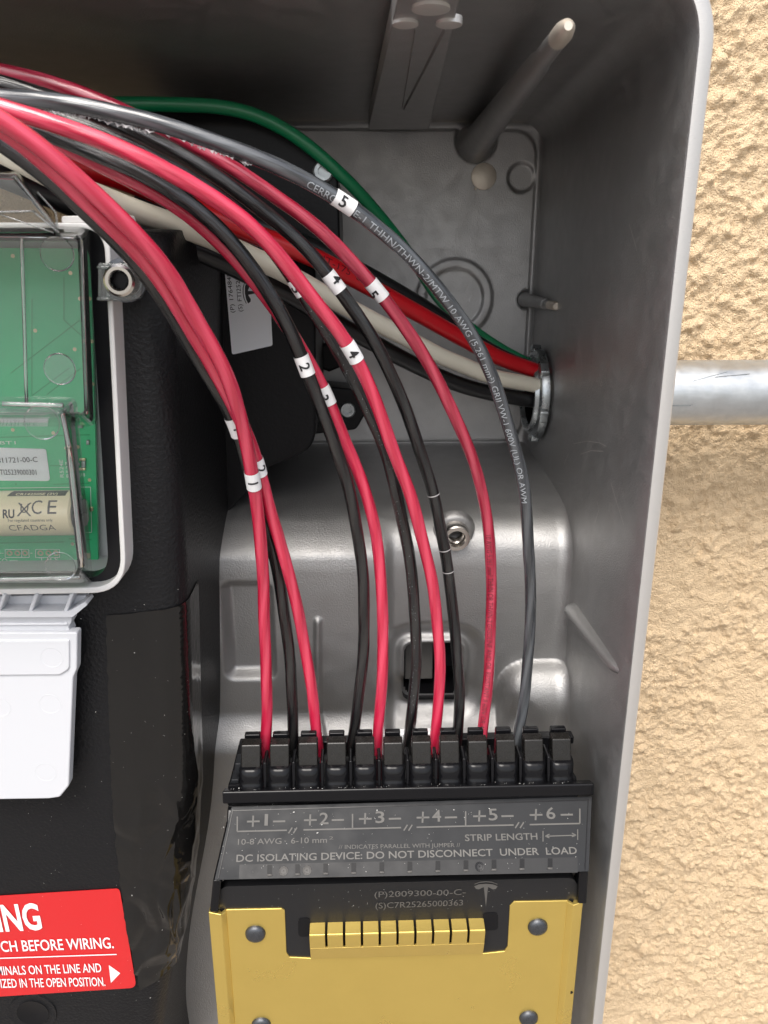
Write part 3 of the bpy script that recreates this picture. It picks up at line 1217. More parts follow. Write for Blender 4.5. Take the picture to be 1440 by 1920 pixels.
o_out = frame_path(204, 238, 418, 1112, 58)
o_in = frame_path(194, 228, 428, 1101, 50)
ring_strip('frame', o_out, o_in, FR, 0.0105, 'frame_plastic', unit, bevel=(0.0004, 2))
o_in2 = frame_path(166, 205, 452, 1084, 40)
ring_strip('gasket', frame_path(195, 229, 427, 1102, 50), o_in2, FR + 0.0045, 0.006, 'gasket', unit)
# tray under the board
slab('tray', frame_path(196, 226, 430, 1100, 50), yplane(0.2495), 0.002, 'tray_grey', unit)
ring_strip('tray_wall', frame_path(196, 228, 428, 1100, 46), frame_path(192, 224, 432, 1096, 44), FR + 0.010, 0.030, 'tray_grey', unit)
# round-cornered bar above the frame
slab('frame_bar', rounded([(115, 405), (240, 402), (246, 416), (115, 419)], 5, 4), yplane(FR + 0.002), 0.006, 'frame_plastic', unit, bevel=(0.0006, 2))


def clear_box(name, outline, Yf, Yb, grow, parent, m='clear_plastic', r=8):
    """moulded clear hood: rounded front and walls that flare towards its base"""
    cx = sum(p[0] for p in outline) / len(outline)
    cy = sum(p[1] for p in outline) / len(outline)
    o0 = rounded(outline, r, 5)
    rows = []
    for (t, g, y_) in ((0.0, -5.0, 0.0), (0.15, -1.5, 0.0004), (0.5, 0.0, 0.0016), (1.0, 1.0, None)):
        Y = Yb if y_ is None else Yf + y_
        gg = grow if y_ is None else g
        row = []
        for x, y in o0:
            dx, dy = (1 if x > cx else -1), (1 if y > cy else -1)
            row.append(P(x + dx * gg, y + dy * gg, Y))
        rows.append(row)
    k = len(o0)
    v = [p for r_ in rows for p in r_]
    f = [list(range(k))]
    for i in range(len(rows) - 1):
        for j in range(k):
            f.append((i * k + j, i * k + (j + 1) % k, (i + 1) * k + (j + 1) % k, (i + 1) * k + j))
    return build(name, v, f, m, parent, smooth=False, solid=0.0011)


hood = clear_box('clear_cover', [(-500, 432), (150, 440), (164, 780), (-500, 780)], 0.2035, 0.2185, 16, unit, r=16)
tag(hood, 'transparent moulded cover over the green circuit board')
clear_box('cover_hood', [(-500, 765), (120, 768), (152, 1078), (-500, 1082)], 0.2000, 0.2185, 20, hood, r=16)
clear_box('cover_step', [(-500, 300), (28, 330), (108, 432), (-500, 436)], 0.2000, 0.2185, 4, hood, r=4)
# ribs in the clear moulding
for a, b, w, Yr in (((41, 447), (50, 758), 7, 0.2030), ((0, 402), (100, 436), 3, 0.1995), ((5, 757), (118, 760), 9, 0.1995), ((117, 775), (130, 840), 9, 0.2000), ((130, 840), (154, 1062), 10, 0.2000), ((152, 450), (162, 776), 8, 0.2040), ((-10, 1086), (150, 1082), 7, 0.2000), ((28, 330), (106, 428), 5, 0.1995), ((-10, 398), (62, 396), 4, 0.1993), ((62, 396), (110, 436), 4, 0.1993), ((70, 360), (104, 398), 4, 0.2035), ((104, 398), (108, 432), 4, 0.2035)):
    A, B = P(*a, Yr), P(*b, Yr)
    pth = Path([A.lerp(B, t / 6) for t in range(7)])
    tube('cover_rib', pth, (P(a[0] + w, a[1], Yr) - A).length / 2, 'clear_rib', hood, seg=8)
for x, y, Yr, rr in ((107, 476, 0.2030, 0.0042), (112, 692, 0.2030, 0.0041), (79, 792, 0.1995, 0.0046), (114, 1062, 0.1995, 0.0042)):
    q = P(x, y, Yr)
    lathe('ejector_ring', [(rr, 0), (rr - 0.00018, -0.0002), (rr - 0.00036, 0), (0, 0.0)], q, (0, 1, 0), 'clear_rib' if y in (692,) else 'clear_plastic', hood, seg=40)
    lathe('ejector_edge', [(rr, 0), (rr - 0.00010, -0.00022), (rr - 0.0002, 0)], q, (0, 1, 0), 'clear_rib', hood, seg=40)
# clear fixing ear with its screw
ear = slab('fixing_ear', rounded([(183, 493), (245, 493), (262, 508), (268, 535), (262, 560), (238, 565), (183, 565)], [4, 6, 8, 10, 10, 6, 4], 4), yplane(FR - 0.003), 0.0035, 'clear_rib', unit, bevel=(0.0006, 2))
slab('ear_foot', rounded([(198, 498), (256, 498), (258, 562), (198, 562)], 8, 4), yplane(FR + 0.0008), 0.006, 'tray_grey', unit, bevel=(0.0008, 2))
for yy in (497, 556):
    slab('ear_arm', [(180, yy), (206, yy), (206, yy + 8), (180, yy + 8)], yplane(FR - 0.0042), 0.004, 'clear_rib', unit, bevel=(0.0005, 2))
q = P(222, 526, FR - 0.0075)
scr = lathe('socket_screw', [(0.0040, 0.0062), (0.0040, 0.0006), (0.0034, 0.0), (0.0026, 0.0), (0.0025, 0.0005)], q, (0, 1, 0), 'stainless', unit, seg=32)
star = []
for k in range(36):
    a = 2 * pi * k / 36
    rr = 0.00225 + 0.0003 * cos(6 * a)
    star.append((rr, a))
sv = [q + Vector((rr * cos(a), 0.0004, rr * sin(a))) for rr, a in star] + [q + Vector((rr * cos(a), 0.0026, rr * sin(a))) for rr, a in star]
build('star_socket', sv, [(i, (i + 1) % 36, (i + 1) % 36 + 36, i + 36) for i in range(36)] + [[i + 36 for i in range(36)]], 'port_black', scr)
lathe('socket_rim', [(0.0026, 0.0), (0.00225, 0.0005)], q, (0, 1, 0), 'stainless', scr, seg=32)
lathe('washer', [(0.0056, 0.0064), (0.0056, 0.0052), (0.0044, 0.0050)], q, (0, 1, 0), 'rivet_dark', scr, seg=32)

# ---- green circuit board inside
BD = 0.2460
brd = thing('circuit_board', 'green circuit board with a battery under the clear cover', 'circuit board', tuple(P(90, 1064, 0.2475)))
slab('board', [(-480, 462), (170, 466), (184, 1064), (-480, 1068)], yplane(BD), 0.0015, 'pcb', brd)
bpl = yplane(BD - 0.0001)
# part sticker
pst = slab('part_sticker', rounded([(-120, 836), (86, 842), (94, 902), (-120, 900)], [3, 6, 6, 3], 4), yplane(BD - 0.0003), 0.0002, 'paper', brd)
pp = yplane(BD - 0.0004)
text_on('1811721-00-C', (-9, 868), (71, 866), 9.5, pp, 'ink', pst)
text_on('FTI25239000301', (-4, 890), (69, 890), 9.5, pp, 'ink', pst)
# printed outlines and small parts
bars_on([((0, 915), (170, 913)), ((170, 913), (172, 998)), ((172, 998), (160, 998)), ((10, 1030), (54, 1030)), ((54, 1030), (55, 1045)), ((55, 1045), (10, 1045)), ((10, 1045), (10, 1030)), ((41, 1030), (41, 1045)), ((67, 1030), (112, 1030)), ((112, 1030), (112, 1045)), ((112, 1045), (67, 1045)), ((67, 1045), (67, 1030)), ((18, 1051), (34, 1051)), ((0, 1037), (7, 1037)), ((57, 1037), (61, 1037))], 1.2, bpl, 'silk', brd, 'printed_outline')
text_on('TO', (-4, 1056), (15, 1056), 9, bpl, 'silk', brd)
text_on('T P S', (74, 1054), (110, 1054), 9, bpl, 'silk', brd)
text_on('J18', (149, 893), (160, 893), 6, bpl, 'silk', brd)
text_up('R524E', (120, 895), (118, 862), 7, bpl, 'silk', brd)
text_up('R527', (131, 895), (129, 866), 6, bpl, 'silk', brd)
text_on('BT1', (0, 833), (30, 833), 6, bpl, 'silk', brd)
for (x, y) in ((18, 1037), (33, 1037), (47, 1037), (76, 1037), (91, 1037), (105, 1037)):
    q = P(x, y, BD - 0.0001)
    p_ = lathe('pad', [(0.0010, 0.0), (0.00095, -0.0002), (0.0005, -0.0002), (0.00048, 0.0005), (0, 0.0005)], q, (0, 1, 0), 'solder', brd, seg=20)
for (x, y, w, h, m) in ((154, 862, 12, 5, 'solder'), (154, 880, 12, 5, 'solder'), (145, 871, 8, 5, 'silk'), (156, 871, 8, 12, 'chip'), (164, 830, 6, 9, 'chip'), (162, 780, 7, 10, 'chip'), (171, 955, 6, 8, 'solder'), (164, 1043, 9, 9, 'solder'), (150, 800, 10, 6, 'chip')):
    slab('component', [(x - w / 2, y - h / 2), (x + w / 2, y - h / 2), (x + w / 2, y + h / 2), (x - w / 2, y + h / 2)], yplane(BD - 0.0008), 0.0008, m, brd, bevel=(0.0002, 2))
bars_on([((94, 873), (146, 872)), ((60, 560), (60, 742)), ((60, 742), (130, 690)), ((20, 700), (150, 600)), ((88, 740), (152, 690)), ((0, 820), (168, 815)), ((120, 520), (120, 600)), ((120, 600), (165, 640)), ((100, 908), (168, 906)), ((30, 910), (30, 905)), ((130, 1010), (172, 1012)), ((0, 1018), (120, 1016))], 2.2, yplane(BD - 0.00005), 'pcb_trace', brd, 'copper_trace', lift=0.00006)
for (x, y) in ((24, 480), (132, 512), (150, 560), (66, 620), (140, 655), (24, 806), (100, 812), (146, 838), (124, 840), (168, 900), (136, 1020), (150, 1048), (174, 720), (172, 640), (168, 560)):
    lathe('via', [(0.0006, 0.0), (0.00055, -0.00012), (0.0002, -0.00012), (0.0, 0.0001)], P(x, y, BD - 0.0001), (0, 1, 0), 'solder', brd, seg=12)
# battery
bq = P(60, 962, 0.2387)
RB = 0.00725
xr = P(146, 962, 0.2387).x
bat = lathe('battery', [(0.0058, 0.0), (RB - 0.0006, 0.0), (RB, 0.0006), (RB, 0.060)], (xr, bq.y, bq.z), (-1, 0, 0), 'battery_sleeve', brd, seg=48)
tag(bat, 'cream sleeved lithium cell with black printing')
lathe('battery_end', [(0.0062, 0.0002), (0.0060, -0.0003), (0.0046, -0.0003)], (xr, bq.y, bq.z), (-1, 0, 0), 'battery_dark', bat, seg=40)
lathe('terminal_cap', [(0.0046, 0.0), (0.0044, -0.0022), (0.0, -0.0024)], (xr, bq.y, bq.z), (-1, 0, 0), 'stainless', bat, seg=32)
bpath = Path([Vector((-0.21 + (xr + 0.21) * i / 40, bq.y, bq.z)) for i in range(41)])


def bat_text(txt, xa, xb, yc, hpx, m, bold=0.0):
    A, B = P(xa, 962, bq.y - RB), P(xb, 962, bq.y - RB)
    H = hpx / 1450 * 0.245
    off = -(yc - 962) / 1450 * 0.245
    phi = math.asin(max(-0.97, min(0.97, off / RB)))
    # fit to the cell's own axis
    return text_wire(txt, bpath, RB, A.x + 0.21, B.x + 0.21, H, m, bat, phi=phi, bold=bold)


def bat_patch(name, xa, xb, pa, pb, m):
    v, f = [], []
    A, B = P(xa, 962, bq.y - RB).x, P(xb, 962, bq.y - RB).x
    for i in range(9):
        ph = pa + (pb - pa) * i / 8
        for x in (A + 0.0010 * i / 8, B):
            c, t, n, b = bpath.at(x + 0.21)
            v.append(c + (n * cos(ph) + b * sin(ph)) * (RB + 0.00005))
    for i in range(8):
        f.append((2 * i, 2 * i + 1, 2 * i + 3, 2 * i + 2))
    return build(name, v, f, m, bat, fix=False)


bat_patch('print_band', 6, 117, radians(47), radians(75), 'battery_dark')
bat_text('CR14250SE (3V)', 21, 101, 927, 7, 'battery_sleeve', 0.02)
bat_text('LITHIUM BATTERY', 24, 102, 920, 6, 'battery_sleeve', 0.0)
bat_text('C', 58, 77, 951, 26, 'ink_soft', 0.0)
bat_text('E', 88, 105, 951, 26, 'ink_soft', 0.0)
bat_text('RU', 4, 26, 963, 15, 'ink', 0.03)
bat_text('X', 30, 58, 955, 26, 'ink_soft', -0.01)
bat_text('U', 37, 52, 953, 17, 'ink_soft', 0.0)
bat_text('For regulated countries only', 13, 97, 975, 5.5, 'ink_soft')
bat_text('CFADGA', 11, 99, 989, 13, 'ink_soft', -0.008)

# ---- white hinged flap under the unit
flap = thing('terminal_flap', 'white plastic hinged flap below the clear covered unit', 'flap', tuple(P(60, 1500, 0.222)))
FP = 0.2125
slab('hinge_tray', [(-500, 1122), (162, 1116), (162, 1133), (136, 1154), (-500, 1160)], yplane(FP + 0.006), 0.003, 'white_plastic', flap, bevel=(0.0005, 2))
slab('hinge_lip', rounded([(-500, 1147), (130, 1146), (160, 1128), (164, 1134), (136, 1157), (-500, 1160)], [0, 2, 2, 2, 3, 0], 3), yplane(FP + 0.0005), 0.006, 'white_plastic', flap, bevel=(0.0005, 2))
for x in (-110, -60, -8, 52, 118):
    slab('hinge_rib', [(x + 12, 1114), (x + 20, 1114), (x + 7, 1150), (x - 1, 1150)], yplane(FP + 0.0008), 0.006, 'white_plastic', flap, bevel=(0.0004, 2))
slab('hinge_band', rounded([(-500, 1158), (134, 1155), (134, 1166), (128, 1176), (134, 1189), (-500, 1196)], [0, 3, 4, 6, 4, 0], 4), yplane(FP + 0.003), 0.005, 'white_plastic', flap, bevel=(0.0006, 3))
slab('hinge_bead', [(-500, 1170), (127, 1168), (127, 1174), (-500, 1176)], yplane(FP + 0.0024), 0.003, 'white_plastic', flap, bevel=(0.0006, 3))
body = slab('flap_panel', rounded([(-500, 1186), (145, 1186), (144, 1255), (137, 1272), (129, 1474), (112, 1495), (92, 1498), (-500, 1508)], [0, 5, 14, 10, 14, 8, 8, 0], 5), yplane(FP + 0.0012), 0.004, 'white_plastic', flap, bevel=(0.0007, 3))
slab('raised_field', rounded([(-500, 1204), (130, 1200), (130, 1255), (112, 1266), (-500, 1272)], [0, 4, 12, 10, 0], 5), yplane(FP + 0.0006), 0.0012, 'white_plastic', body, bevel=(0.0005, 2))
for x, y in ((97, 1233), (94, 1320), (86, 1448), (0, 1326)):
    lathe('ejector_ring', [(0.0034, 0.0002), (0.0033, -0.00006), (0.0031, 0.0), (0.0030, 0.0002)], P(x, y, FP + (0.0006 if y < 1270 else 0.0012)), (0, 1, 0), 'white_plastic', body, seg=32)

# ==================================================================  TERMINAL BLOCK
GP = 0.2155           # gold plate plane
blk = thing('terminal_block', 'black twelve way terminal block with spring levers above the gold plate', 'terminal block', tuple(P(740, 1650, 0.235)))


def yz(py, Y):
    q = P(750, py, Y)
    return (Y, q.z)


FA, FB = P(750, 1642, 0.2135), P(750, 1510, 0.2285)
fdir = Vector((0, FB.y - FA.y, FB.z - FA.z)).normalized()
fn = Vector((0, -fdir.z, fdir.y)).normalized()
if fn.y > 0:
    fn = -fn
fplane = (FA, fn)
X0, X1 = P(401, 1648, 0.2135).x, P(1103, 1632, 0.2135).x
prof = [(0.2135, FA.z), (0.2285, FB.z), yz(1504, 0.2300), (0.2268, yz(1497, 0.2268)[1]), yz(1479, 0.2275), yz(1471, 0.2310), yz(1470, 0.2318), yz(1462, 0.2330), (0.2372, yz(1452, 0.2372)[1]), (0.262, yz(1452, 0.2372)[1]), (0.262, FA.z), (0.2165, FA.z - 0.0006)]
extrude_x('block_body', prof, P(426, 1512, 0.2285).x, X1 - 0.0006, 'black_plastic', blk, bevel=(0.0005, 2))
# lip rail with raised ends
lip = [(0.2262, yz(1499, 0.2262)[1]), (0.2266, yz(1480, 0.2266)[1]), (0.2272, yz(1476, 0.2272)[1]), (0.2315, yz(1470, 0.2315)[1]), (0.2315, yz(1501, 0.2315)[1])]
extrude_x('lip_rail', lip, P(417, 1492, 0.2266).x, P(1114, 1476, 0.2266).x, 'black_plastic', blk, bevel=(0.0006, 3))
# engraved front face
fo = rounded([(434, 1513), (1110, 1493), (1104, 1634), (402, 1650)], [3, 3, 2, 2], 3)
face = slab('label_face', fo, fplane, 0.0012, 'block_face', blk, lift=0.0004, bevel=(0.0003, 2))
fpl = (fplane[0] + fn * 0.00055, fn)
bars_on([((409, 1648), (437, 1517)), ((1097, 1632), (1103, 1498)), ((437, 1520), (1100, 1500))], 1.6, fpl, 'black_plastic', face, 'groove', lift=0.0001)


def L_(x, y0):                 # a row on the face follows the same slight rise to the right
    return y0 - (x - 443) * 0.0232


# big pole markings
marks = [('1', 463, 535), ('2', 570, 645), ('3', 673, 752), ('4', 781, 857), ('5', 887, 963), ('6', 993, 1074)]
row = 1549
for d_, xa, xb in marks:
    ya = lambda x: L_(x, row)
    cx = (xa + xb) / 2
    bars_on([((xa, ya(xa) - 8), (xa + 24, ya(xa + 24) - 8)), ((xb - 23, ya(xb - 23) - 7), (xb, ya(xb) - 7))], 3.2, fpl, 'etch', face, 'pole_mark')
    A = (xa + 12, ya(xa + 12) - 19)
    B = (xa + 11, ya(xa + 12) + 2)
    bars_on([(A, B)], 3.4, fpl, 'etch', face, 'pole_mark')
    w2 = 3.2 if d_ == '1' else 8.5
    text_on(d_, (cx - w2, ya(cx - w2)), (cx + w2, ya(cx + w2)), 21, fpl, 'etch', face, bold=0.012)
base = 1559
segs = []
for xa, xb in ((445, 538), (569, 752), (781, 963), (993, 1087)):
    segs.append(((xa, L_(xa, base)), (xb, L_(xb, base))))
for x in (445, 661, 873, 1087):
    segs.append(((x, L_(x, base)), (x, L_(x, base) - 28)))
bars_on(segs, 2.6, fpl, 'etch', face, 'bracket_line')
sl_ = []
for x in (549, 765, 974):
    for dx in (-4, 5):
        sl_.append(((x + dx - 4, L_(x, base) + 6), (x + dx + 3, L_(x, base) - 5)))
bars_on(sl_, 2.4, fpl, 'etch', face, 'slash_mark')
text_on('10-8 AWG   6-10 mm', (446, 1584), (613, 1580), 10.5, fpl, 'etch', face, bold=0.006)
text_on('2', (617, 1574), (625, 1574), 5.5, fpl, 'etch', face)
text_on('STRIP LENGTH', (872, 1577), (1008, 1574), 12, fpl, 'etch', face, bold=0.012)
bars_on([((1018, 1578), (1018, 1558)), ((1083, 1575), (1083, 1555)), ((1022, 1568), (1080, 1566)), ((1022, 1568), (1030, 1564)), ((1022, 1568), (1030, 1571)), ((1080, 1566), (1072, 1562)), ((1080, 1566), (1072, 1569))], 1.8, fpl, 'etch', face, 'dimension_arrow')
text_on('// INDICATES PARALLEL WITH JUMPER //', (635, 1592), (863, 1588), 7.5, fpl, 'etch', face)
text_on('DC ISOLATING DEVICE: DO NOT DISCONNECT  UNDER  LOAD', (443, 1616), (1082, 1601), 13, fpl, 'etch_bright', face, bold=0.012)
# window row along the foot of the face, recess shade painted as darker strip
wo_ = [(449, 1621), (1083, 1607), (1083, 1636), (448, 1648)]
win = slab('recess_shade_strip', wo_, fplane, 0.0004, 'carrier_plate', face, lift=0.00052)
wpl = (fplane[0] + fn * 0.0006, fn)
for i in range(11):
    x = 505 + i * 52.6
    y = L_(x, 1634)
    s = slab('cell_shade', [(x - 4, y - 11), (x + 5, y - 11), (x + 5, y + 9), (x - 4, y + 9)], fplane, 0.0002, 'port_black', win, lift=0.0006)  # flat black patch paints the shade inside each opening
    slab('slot_foot', [(x - 4, y + 6), (x + 5, y + 6), (x + 5, y + 10), (x - 4, y + 10)], fplane, 0.0005, 'etch_dim', win, lift=0.0010, bevel=(0.0001, 1))
for x, y in ((532, 1633), (576, 1632), (899, 1625)):
    q = on(x, y, fplane)
    lathe('date_wheel', [(0.0016, 0.0), (0.0015, 0.0002), (0.0011, 0.0001), (0.0010, 0.0002), (0.0002, 0.00015), (0, 0.0004)], q + fn * 0.0005, fn, 'etch_dim' if x < 700 else 'carrier_plate', win, seg=10, smooth=False)
# end cheeks under the face
for (xa, xb) in ((393, 409), (1086, 1104)):
    y0 = 1651 if xa < 700 else 1633
    slab('end_cheek', [(xa + 6, y0), (xb + 6 if xa < 700 else xb, y0), (xb, y0 + 60), (xa, y0 + 60)] if xa < 700 else [(xa, y0), (xb, y0), (xb - 4, y0 + 62), (xa - 2, y0 + 62)], yplane(GP - 0.001), 0.03, 'black_plastic', blk, bevel=(0.0005, 2))
# carrier plate with part number, seen above and through the notch of the gold plate
cpl = yplane(GP + 0.0012)
car = slab('carrier_plate', rounded([(411, 1716), (411, 1663), (1080, 1646), (1088, 1704), (1070, 1704), (960, 1700), (957, 1789), (940, 1800), (540, 1803), (533, 1792), (530, 1716)], [2, 18, 18, 2, 2, 8, 8, 5, 5, 8, 2], 6), cpl, 0.004, 'carrier_plate', blk, bevel=(0.0004, 2))
ctp = yplane(GP + 0.0011)
text_on('(P)2009300-00-C-', (702, 1682), (873, 1677), 10.5, ctp, 'etch_dim', car, bold=0.004)
text_on('(S)C7R25265000363', (704, 1703), (868, 1697), 10.5, ctp, 'etch_dim', car, bold=0.004)
emblem((911, 1677), 44, ctp, 'etch_dim', car)
for a in ((559, 1716, 582, 1756), (905, 1706, 934, 1744)):
    o_ = slab('slot_shade', rounded([(a[0], a[1] + 6), (a[2], a[1] + 5), (a[2], a[3]), (a[0], a[3] + 1)], 8, 4), yplane(GP + 0.0010), 0.0004, 'port_black', car)  # black sheet laid on the plate, painting the shade of a cut-out

# twelve levers, pockets and their separators
LV = 0.2350
xc0 = P(471, 1420, LV).x
xc1 = P(1052, 1410, LV).x
PITCHX = (xc1 - xc0) / 11
z_lt, z_lb = P(750, 1393, LV).z, P(750, 1434, LV - 0.002).z
z_pt, z_pb = P(750, 1434, 0.2325).z, P(750, 1478, 0.2300).z


def lever_mesh():
    hw = 0.0034
    prof_ = [(LV - 0.0022, z_lb), (LV + 0.0004, z_lt), (LV + 0.0040, z_lt + 0.0006), (LV + 0.0044, z_lb)]
    o = extrude_x('lever', prof_, xc0 - hw, xc0 + hw, 'lever_plastic', blk, bevel=(0.0005, 3))
    return o


def pocket_mesh():
    v, f = [], []
    hw = 0.0041
    # curved-front cup: runs down and flares at its lip
    rowsz = [(z_pt, 0.2322), (z_pt - 0.0010, 0.2310), (z_pt - 0.0040, 0.2306), (z_pb + 0.0022, 0.2302), (z_pb + 0.0006, 0.2288), (z_pb, 0.2290)]
    cols = [-1, -0.86, -0.6, -0.2, 0.2, 0.6, 0.86, 1]
    for z, y in rowsz:
        for c in cols:
            v.append((xc0 + c * hw, y + 0.0016 * max(0, abs(c) - 0.6) ** 1.5 / 0.25, z))
    w = len(cols)
    for i in range(len(rowsz) - 1):
        for k in range(w - 1):
            f.append((i * w + k, i * w + k + 1, (i + 1) * w + k + 1, (i + 1) * w + k))
    b = len(v)
    for z, y in (rowsz[0], rowsz[-1]):
        for c in cols:
            v.append((xc0 + c * hw, 0.2380, z))
    for k in range(w - 1):
        f.append((k, k + 1, b + k + 1, b + k))
        e = (len(rowsz) - 1) * w
        f.append((e + k, e + k + 1, b + w + k + 1, b + w + k))
    return build('pocket', v, f, 'black_plastic', blk, smooth=True)


lev, poc = lever_mesh(), pocket_mesh()
pil = extrude_x('separator', [(0.2312, z_pb - 0.0002), (0.2300, z_pb + 0.0012), (0.2312, z_pt - 0.002), (0.2322, z_pt + 0.0022), (0.2400, z_pt + 0.0022), (0.2400, z_pb)], xc0 + PITCHX / 2 - 0.0006, xc0 + PITCHX / 2 + 0.0006, 'black_plastic', blk, bevel=(0.0004, 2))
for i in range(1, 12):
    jig = random.uniform(-1, 1)
    o_ = instance(lev, 'lever', (i * PITCHX, random.uniform(-0.0003, 0.0003), random.uniform(-0.0003, 0.0003)), blk)
    o_.matrix_parent_inverse = lev.matrix_parent_inverse.copy()
    o_ = instance(poc, 'pocket', (i * PITCHX, 0, 0), blk)
    o_.matrix_parent_inverse = poc.matrix_parent_inverse.copy()
    if i < 11:
        o_ = instance(pil, 'separator', (i * PITCHX, 0, 0), blk)
        o_.matrix_parent_inverse = pil.matrix_parent_inverse.copy()
# rear wall of the block behind the wires
zt_ = P(750, 1384, 0.2545).z
box('rear_wall', P(470, 1400, 0.2545).x, P(1076, 1385, 0.2545).x, 0.2540, 0.2585, z_pb, zt_ - 0.0006, 'black_plastic', blk, bevel=(0.0006, 2))
for i in range(12):
    x = xc0 + i * PITCHX
    o_ = box('guide_post', x - 0.0028, x + 0.0028, 0.2400, 0.2425, z_pb, z_lt + 0.0012, 'black_plastic', blk, bevel=(0.0005, 2))
for i in (3, 11):
    pass
# end pegs
for x0_, x1_, y0_, y1_ in ((440, 452, 1432, 1452), (433, 448, 1462, 1472)):
    slab('end_peg', [(x0_, y0_), (x1_, y0_), (x1_, y1_), (x0_, y1_)], yplane(0.2335), 0.006, 'block_face', blk, bevel=(0.0004, 2))
# pale inner frame that shows between the levers
box('inner_frame', P(700, 1400, 0.2490).x, P(832, 1400, 0.2490).x, 0.2492, 0.2530, P(750, 1430, 0.249).z, P(750, 1377, 0.249).z, 'paper', blk, bevel=(0.0005, 2))

# ==================================================================  GOLD PLATE
gold = thing('gold_plate', 'gold anodised metal plate below the black terminal block', 'plate', tuple(P(740, 1960, 0.23)))
gpl = yplane(GP)
YB = 2110


def vx(x, y0, y1):             # a plumb edge followed downward in the picture
    A = P(x, y0, GP)
    lo_ = P(x, y1, GP)
    q = Vector((A.x, GP, lo_.z))
    return proj(q)


notch = [(424, 1706), (528, 1704), (534, 1708), (537, 1786), (543, 1795), (583, 1797), (908, 1788), (946, 1784), (952, 1774), (956, 1699), (964, 1691), (1064, 1689)]
pl_o = notch + [vx(1064, 1689, YB), vx(424, 1706, YB)]
gbody = slab('face_plate', pl_o, yplane(GP + 0.0007), 0.0010, 'gold_anodised', gold, bevel=(0.0002, 2))
for side, xs_ in (('l', (391, 415, 424)), ('r', (1093, 1074, 1064))):
    ytop = 1709 if side == 'l' else 1690
    a = P(xs_[0], ytop, GP).x
    b = P(xs_[1], ytop, GP).x
    c = P(xs_[2], ytop, GP).x
    zt2 = P(xs_[0], ytop, GP).z
    zb2 = P(xs_[0], YB, GP).z
    pr = [(a, GP - 0.0003), (b, GP - 0.0012), (c, GP + 0.0008), (c, GP + 0.0018), (b, GP + 0.0002), (a, GP + 0.006)]
    v = [(x, y, zt2 - 0.0004 * (i % 3)) for i, (x, y) in enumerate(pr)] + [(x, y, zb2) for x, y in pr]
    k = len(pr)
    build('flange', v, [list(range(k)), list(range(2 * k - 1, k - 1, -1))] + [[i, (i + 1) % k, (i + 1) % k + k, i + k] for i in range(k)], 'gold_anodised', gold, bevel=(0.0003, 2))
# comb of ten bent fingers over the notch
cx0, cx1 = P(581, 1780, GP - 0.003).x, P(909, 1770, GP - 0.003).x
fp_ = (cx1 - cx0) / 10
z0c, z1c, z2c, z3c = P(745, 1794, GP - 0.0005).z, P(745, 1773, GP - 0.0022).z, P(745, 1752, GP - 0.0030).z, P(745, 1716, GP + 0.0030).z
comb = extrude_x('comb_base', [(GP - 0.0004, z0c), (GP - 0.0024, z1c), (GP - 0.0014, z1c), (GP + 0.0012, z0c)], cx0, cx1, 'gold_anodised', gold, bevel=(0.00012, 1))
fin = extrude_x('comb_finger', [(GP - 0.0024, z1c), (GP - 0.0034, z2c), (GP - 0.0030, z2c + 0.0009), (GP + 0.0035, z3c), (GP + 0.0044, z3c - 0.0006), (GP - 0.0020, z2c - 0.0002), (GP - 0.0014, z1c)], cx0, cx0 + fp_ - 0.00075, 'gold_anodised', comb, bevel=(0.00015, 2))
for i in range(1, 10):
    o_ = instance(fin, 'comb_finger', (i * (fp_ + 0.000075), 0, 0), comb)
    o_.matrix_parent_inverse = fin.matrix_parent_inverse.copy()
# rivets
rv0 = P(479, 1750, GP + 0.0007)
rv = lathe('rivet', [(0.0036, 0.0), (0.0034, 0.0008), (0.0027, 0.0014), (0.0015, 0.0018), (0.0, 0.0019)], rv0, (0, -1, 0), 'rivet_dark', gold, seg=28)
for x, y in ((1008, 1737), (490, 1921), (991, 1908)):
    o_ = instance(rv, 'rivet', P(x, y, GP + 0.0007) - rv0, gold)
    o_.matrix_parent_inverse = rv.matrix_parent_inverse.copy()
# small edge hole in the right flange, its shade painted as a black disc
q = P(1071, 1861, GP - 0.0007)
lathe('nick_shade', [(0.0007, 0.0), (0.0, 0.0)], q, (0, -1, 0), 'port_black', gold, seg=10)

# ==================================================================  WIRES
R10 = 0.00205


def wire(name, label, cat, pts, r, m, group=None, seg=36, wob=0.03, k=1.0):
    pw = [P(x, y, Y if Y > 0.25 else 0.25 - (0.25 - Y) * k) for x, y, Y in pts]
    cl = catmull(pw)
    ph = random.random() * 50
    n_p = len(cl)
    for i in range(n_p):           # stiff copper keeps small bends
        e = min(1.0, (n_p - 1 - i) / 30)
        cl[i] = cl[i] + Vector((noise.noise(Vector((i * 0.045, ph, 0))), noise.noise(Vector((i * 0.045, ph, 9))), noise.noise(Vector((i * 0.045, ph, 19))))) * (0.0006 * e)
    path = Path(cl)
    root = thing(name, label, cat, tuple(path.p[-1]), group)
    tube('insulation', path, r, m, root, seg=seg, wob=wob, lobes=7 if seg > 30 else 0, pitch=0.062)
    return root, path


def marker(root, path, r, px, digit, half=0.0031, phi=0.0, bold=0.02, dsize=0.0030, shift=0.0):
    s = path.near(px)
    mk = sleeve(path, r + 0.00022, s - half, s + half, 'marker_paper', root)
    if digit:
        v, f = glyphs(digit, bold)
        w = max(p[0] for p in v) - min(p[0] for p in v)
        wd = w / CAP * dsize
        text_wire(digit, path, r + 0.00024, s + shift - wd / 2, s + shift + wd / 2, dsize, 'ink', mk, phi=phi, bold=bold, lift=0.00012)
    return mk


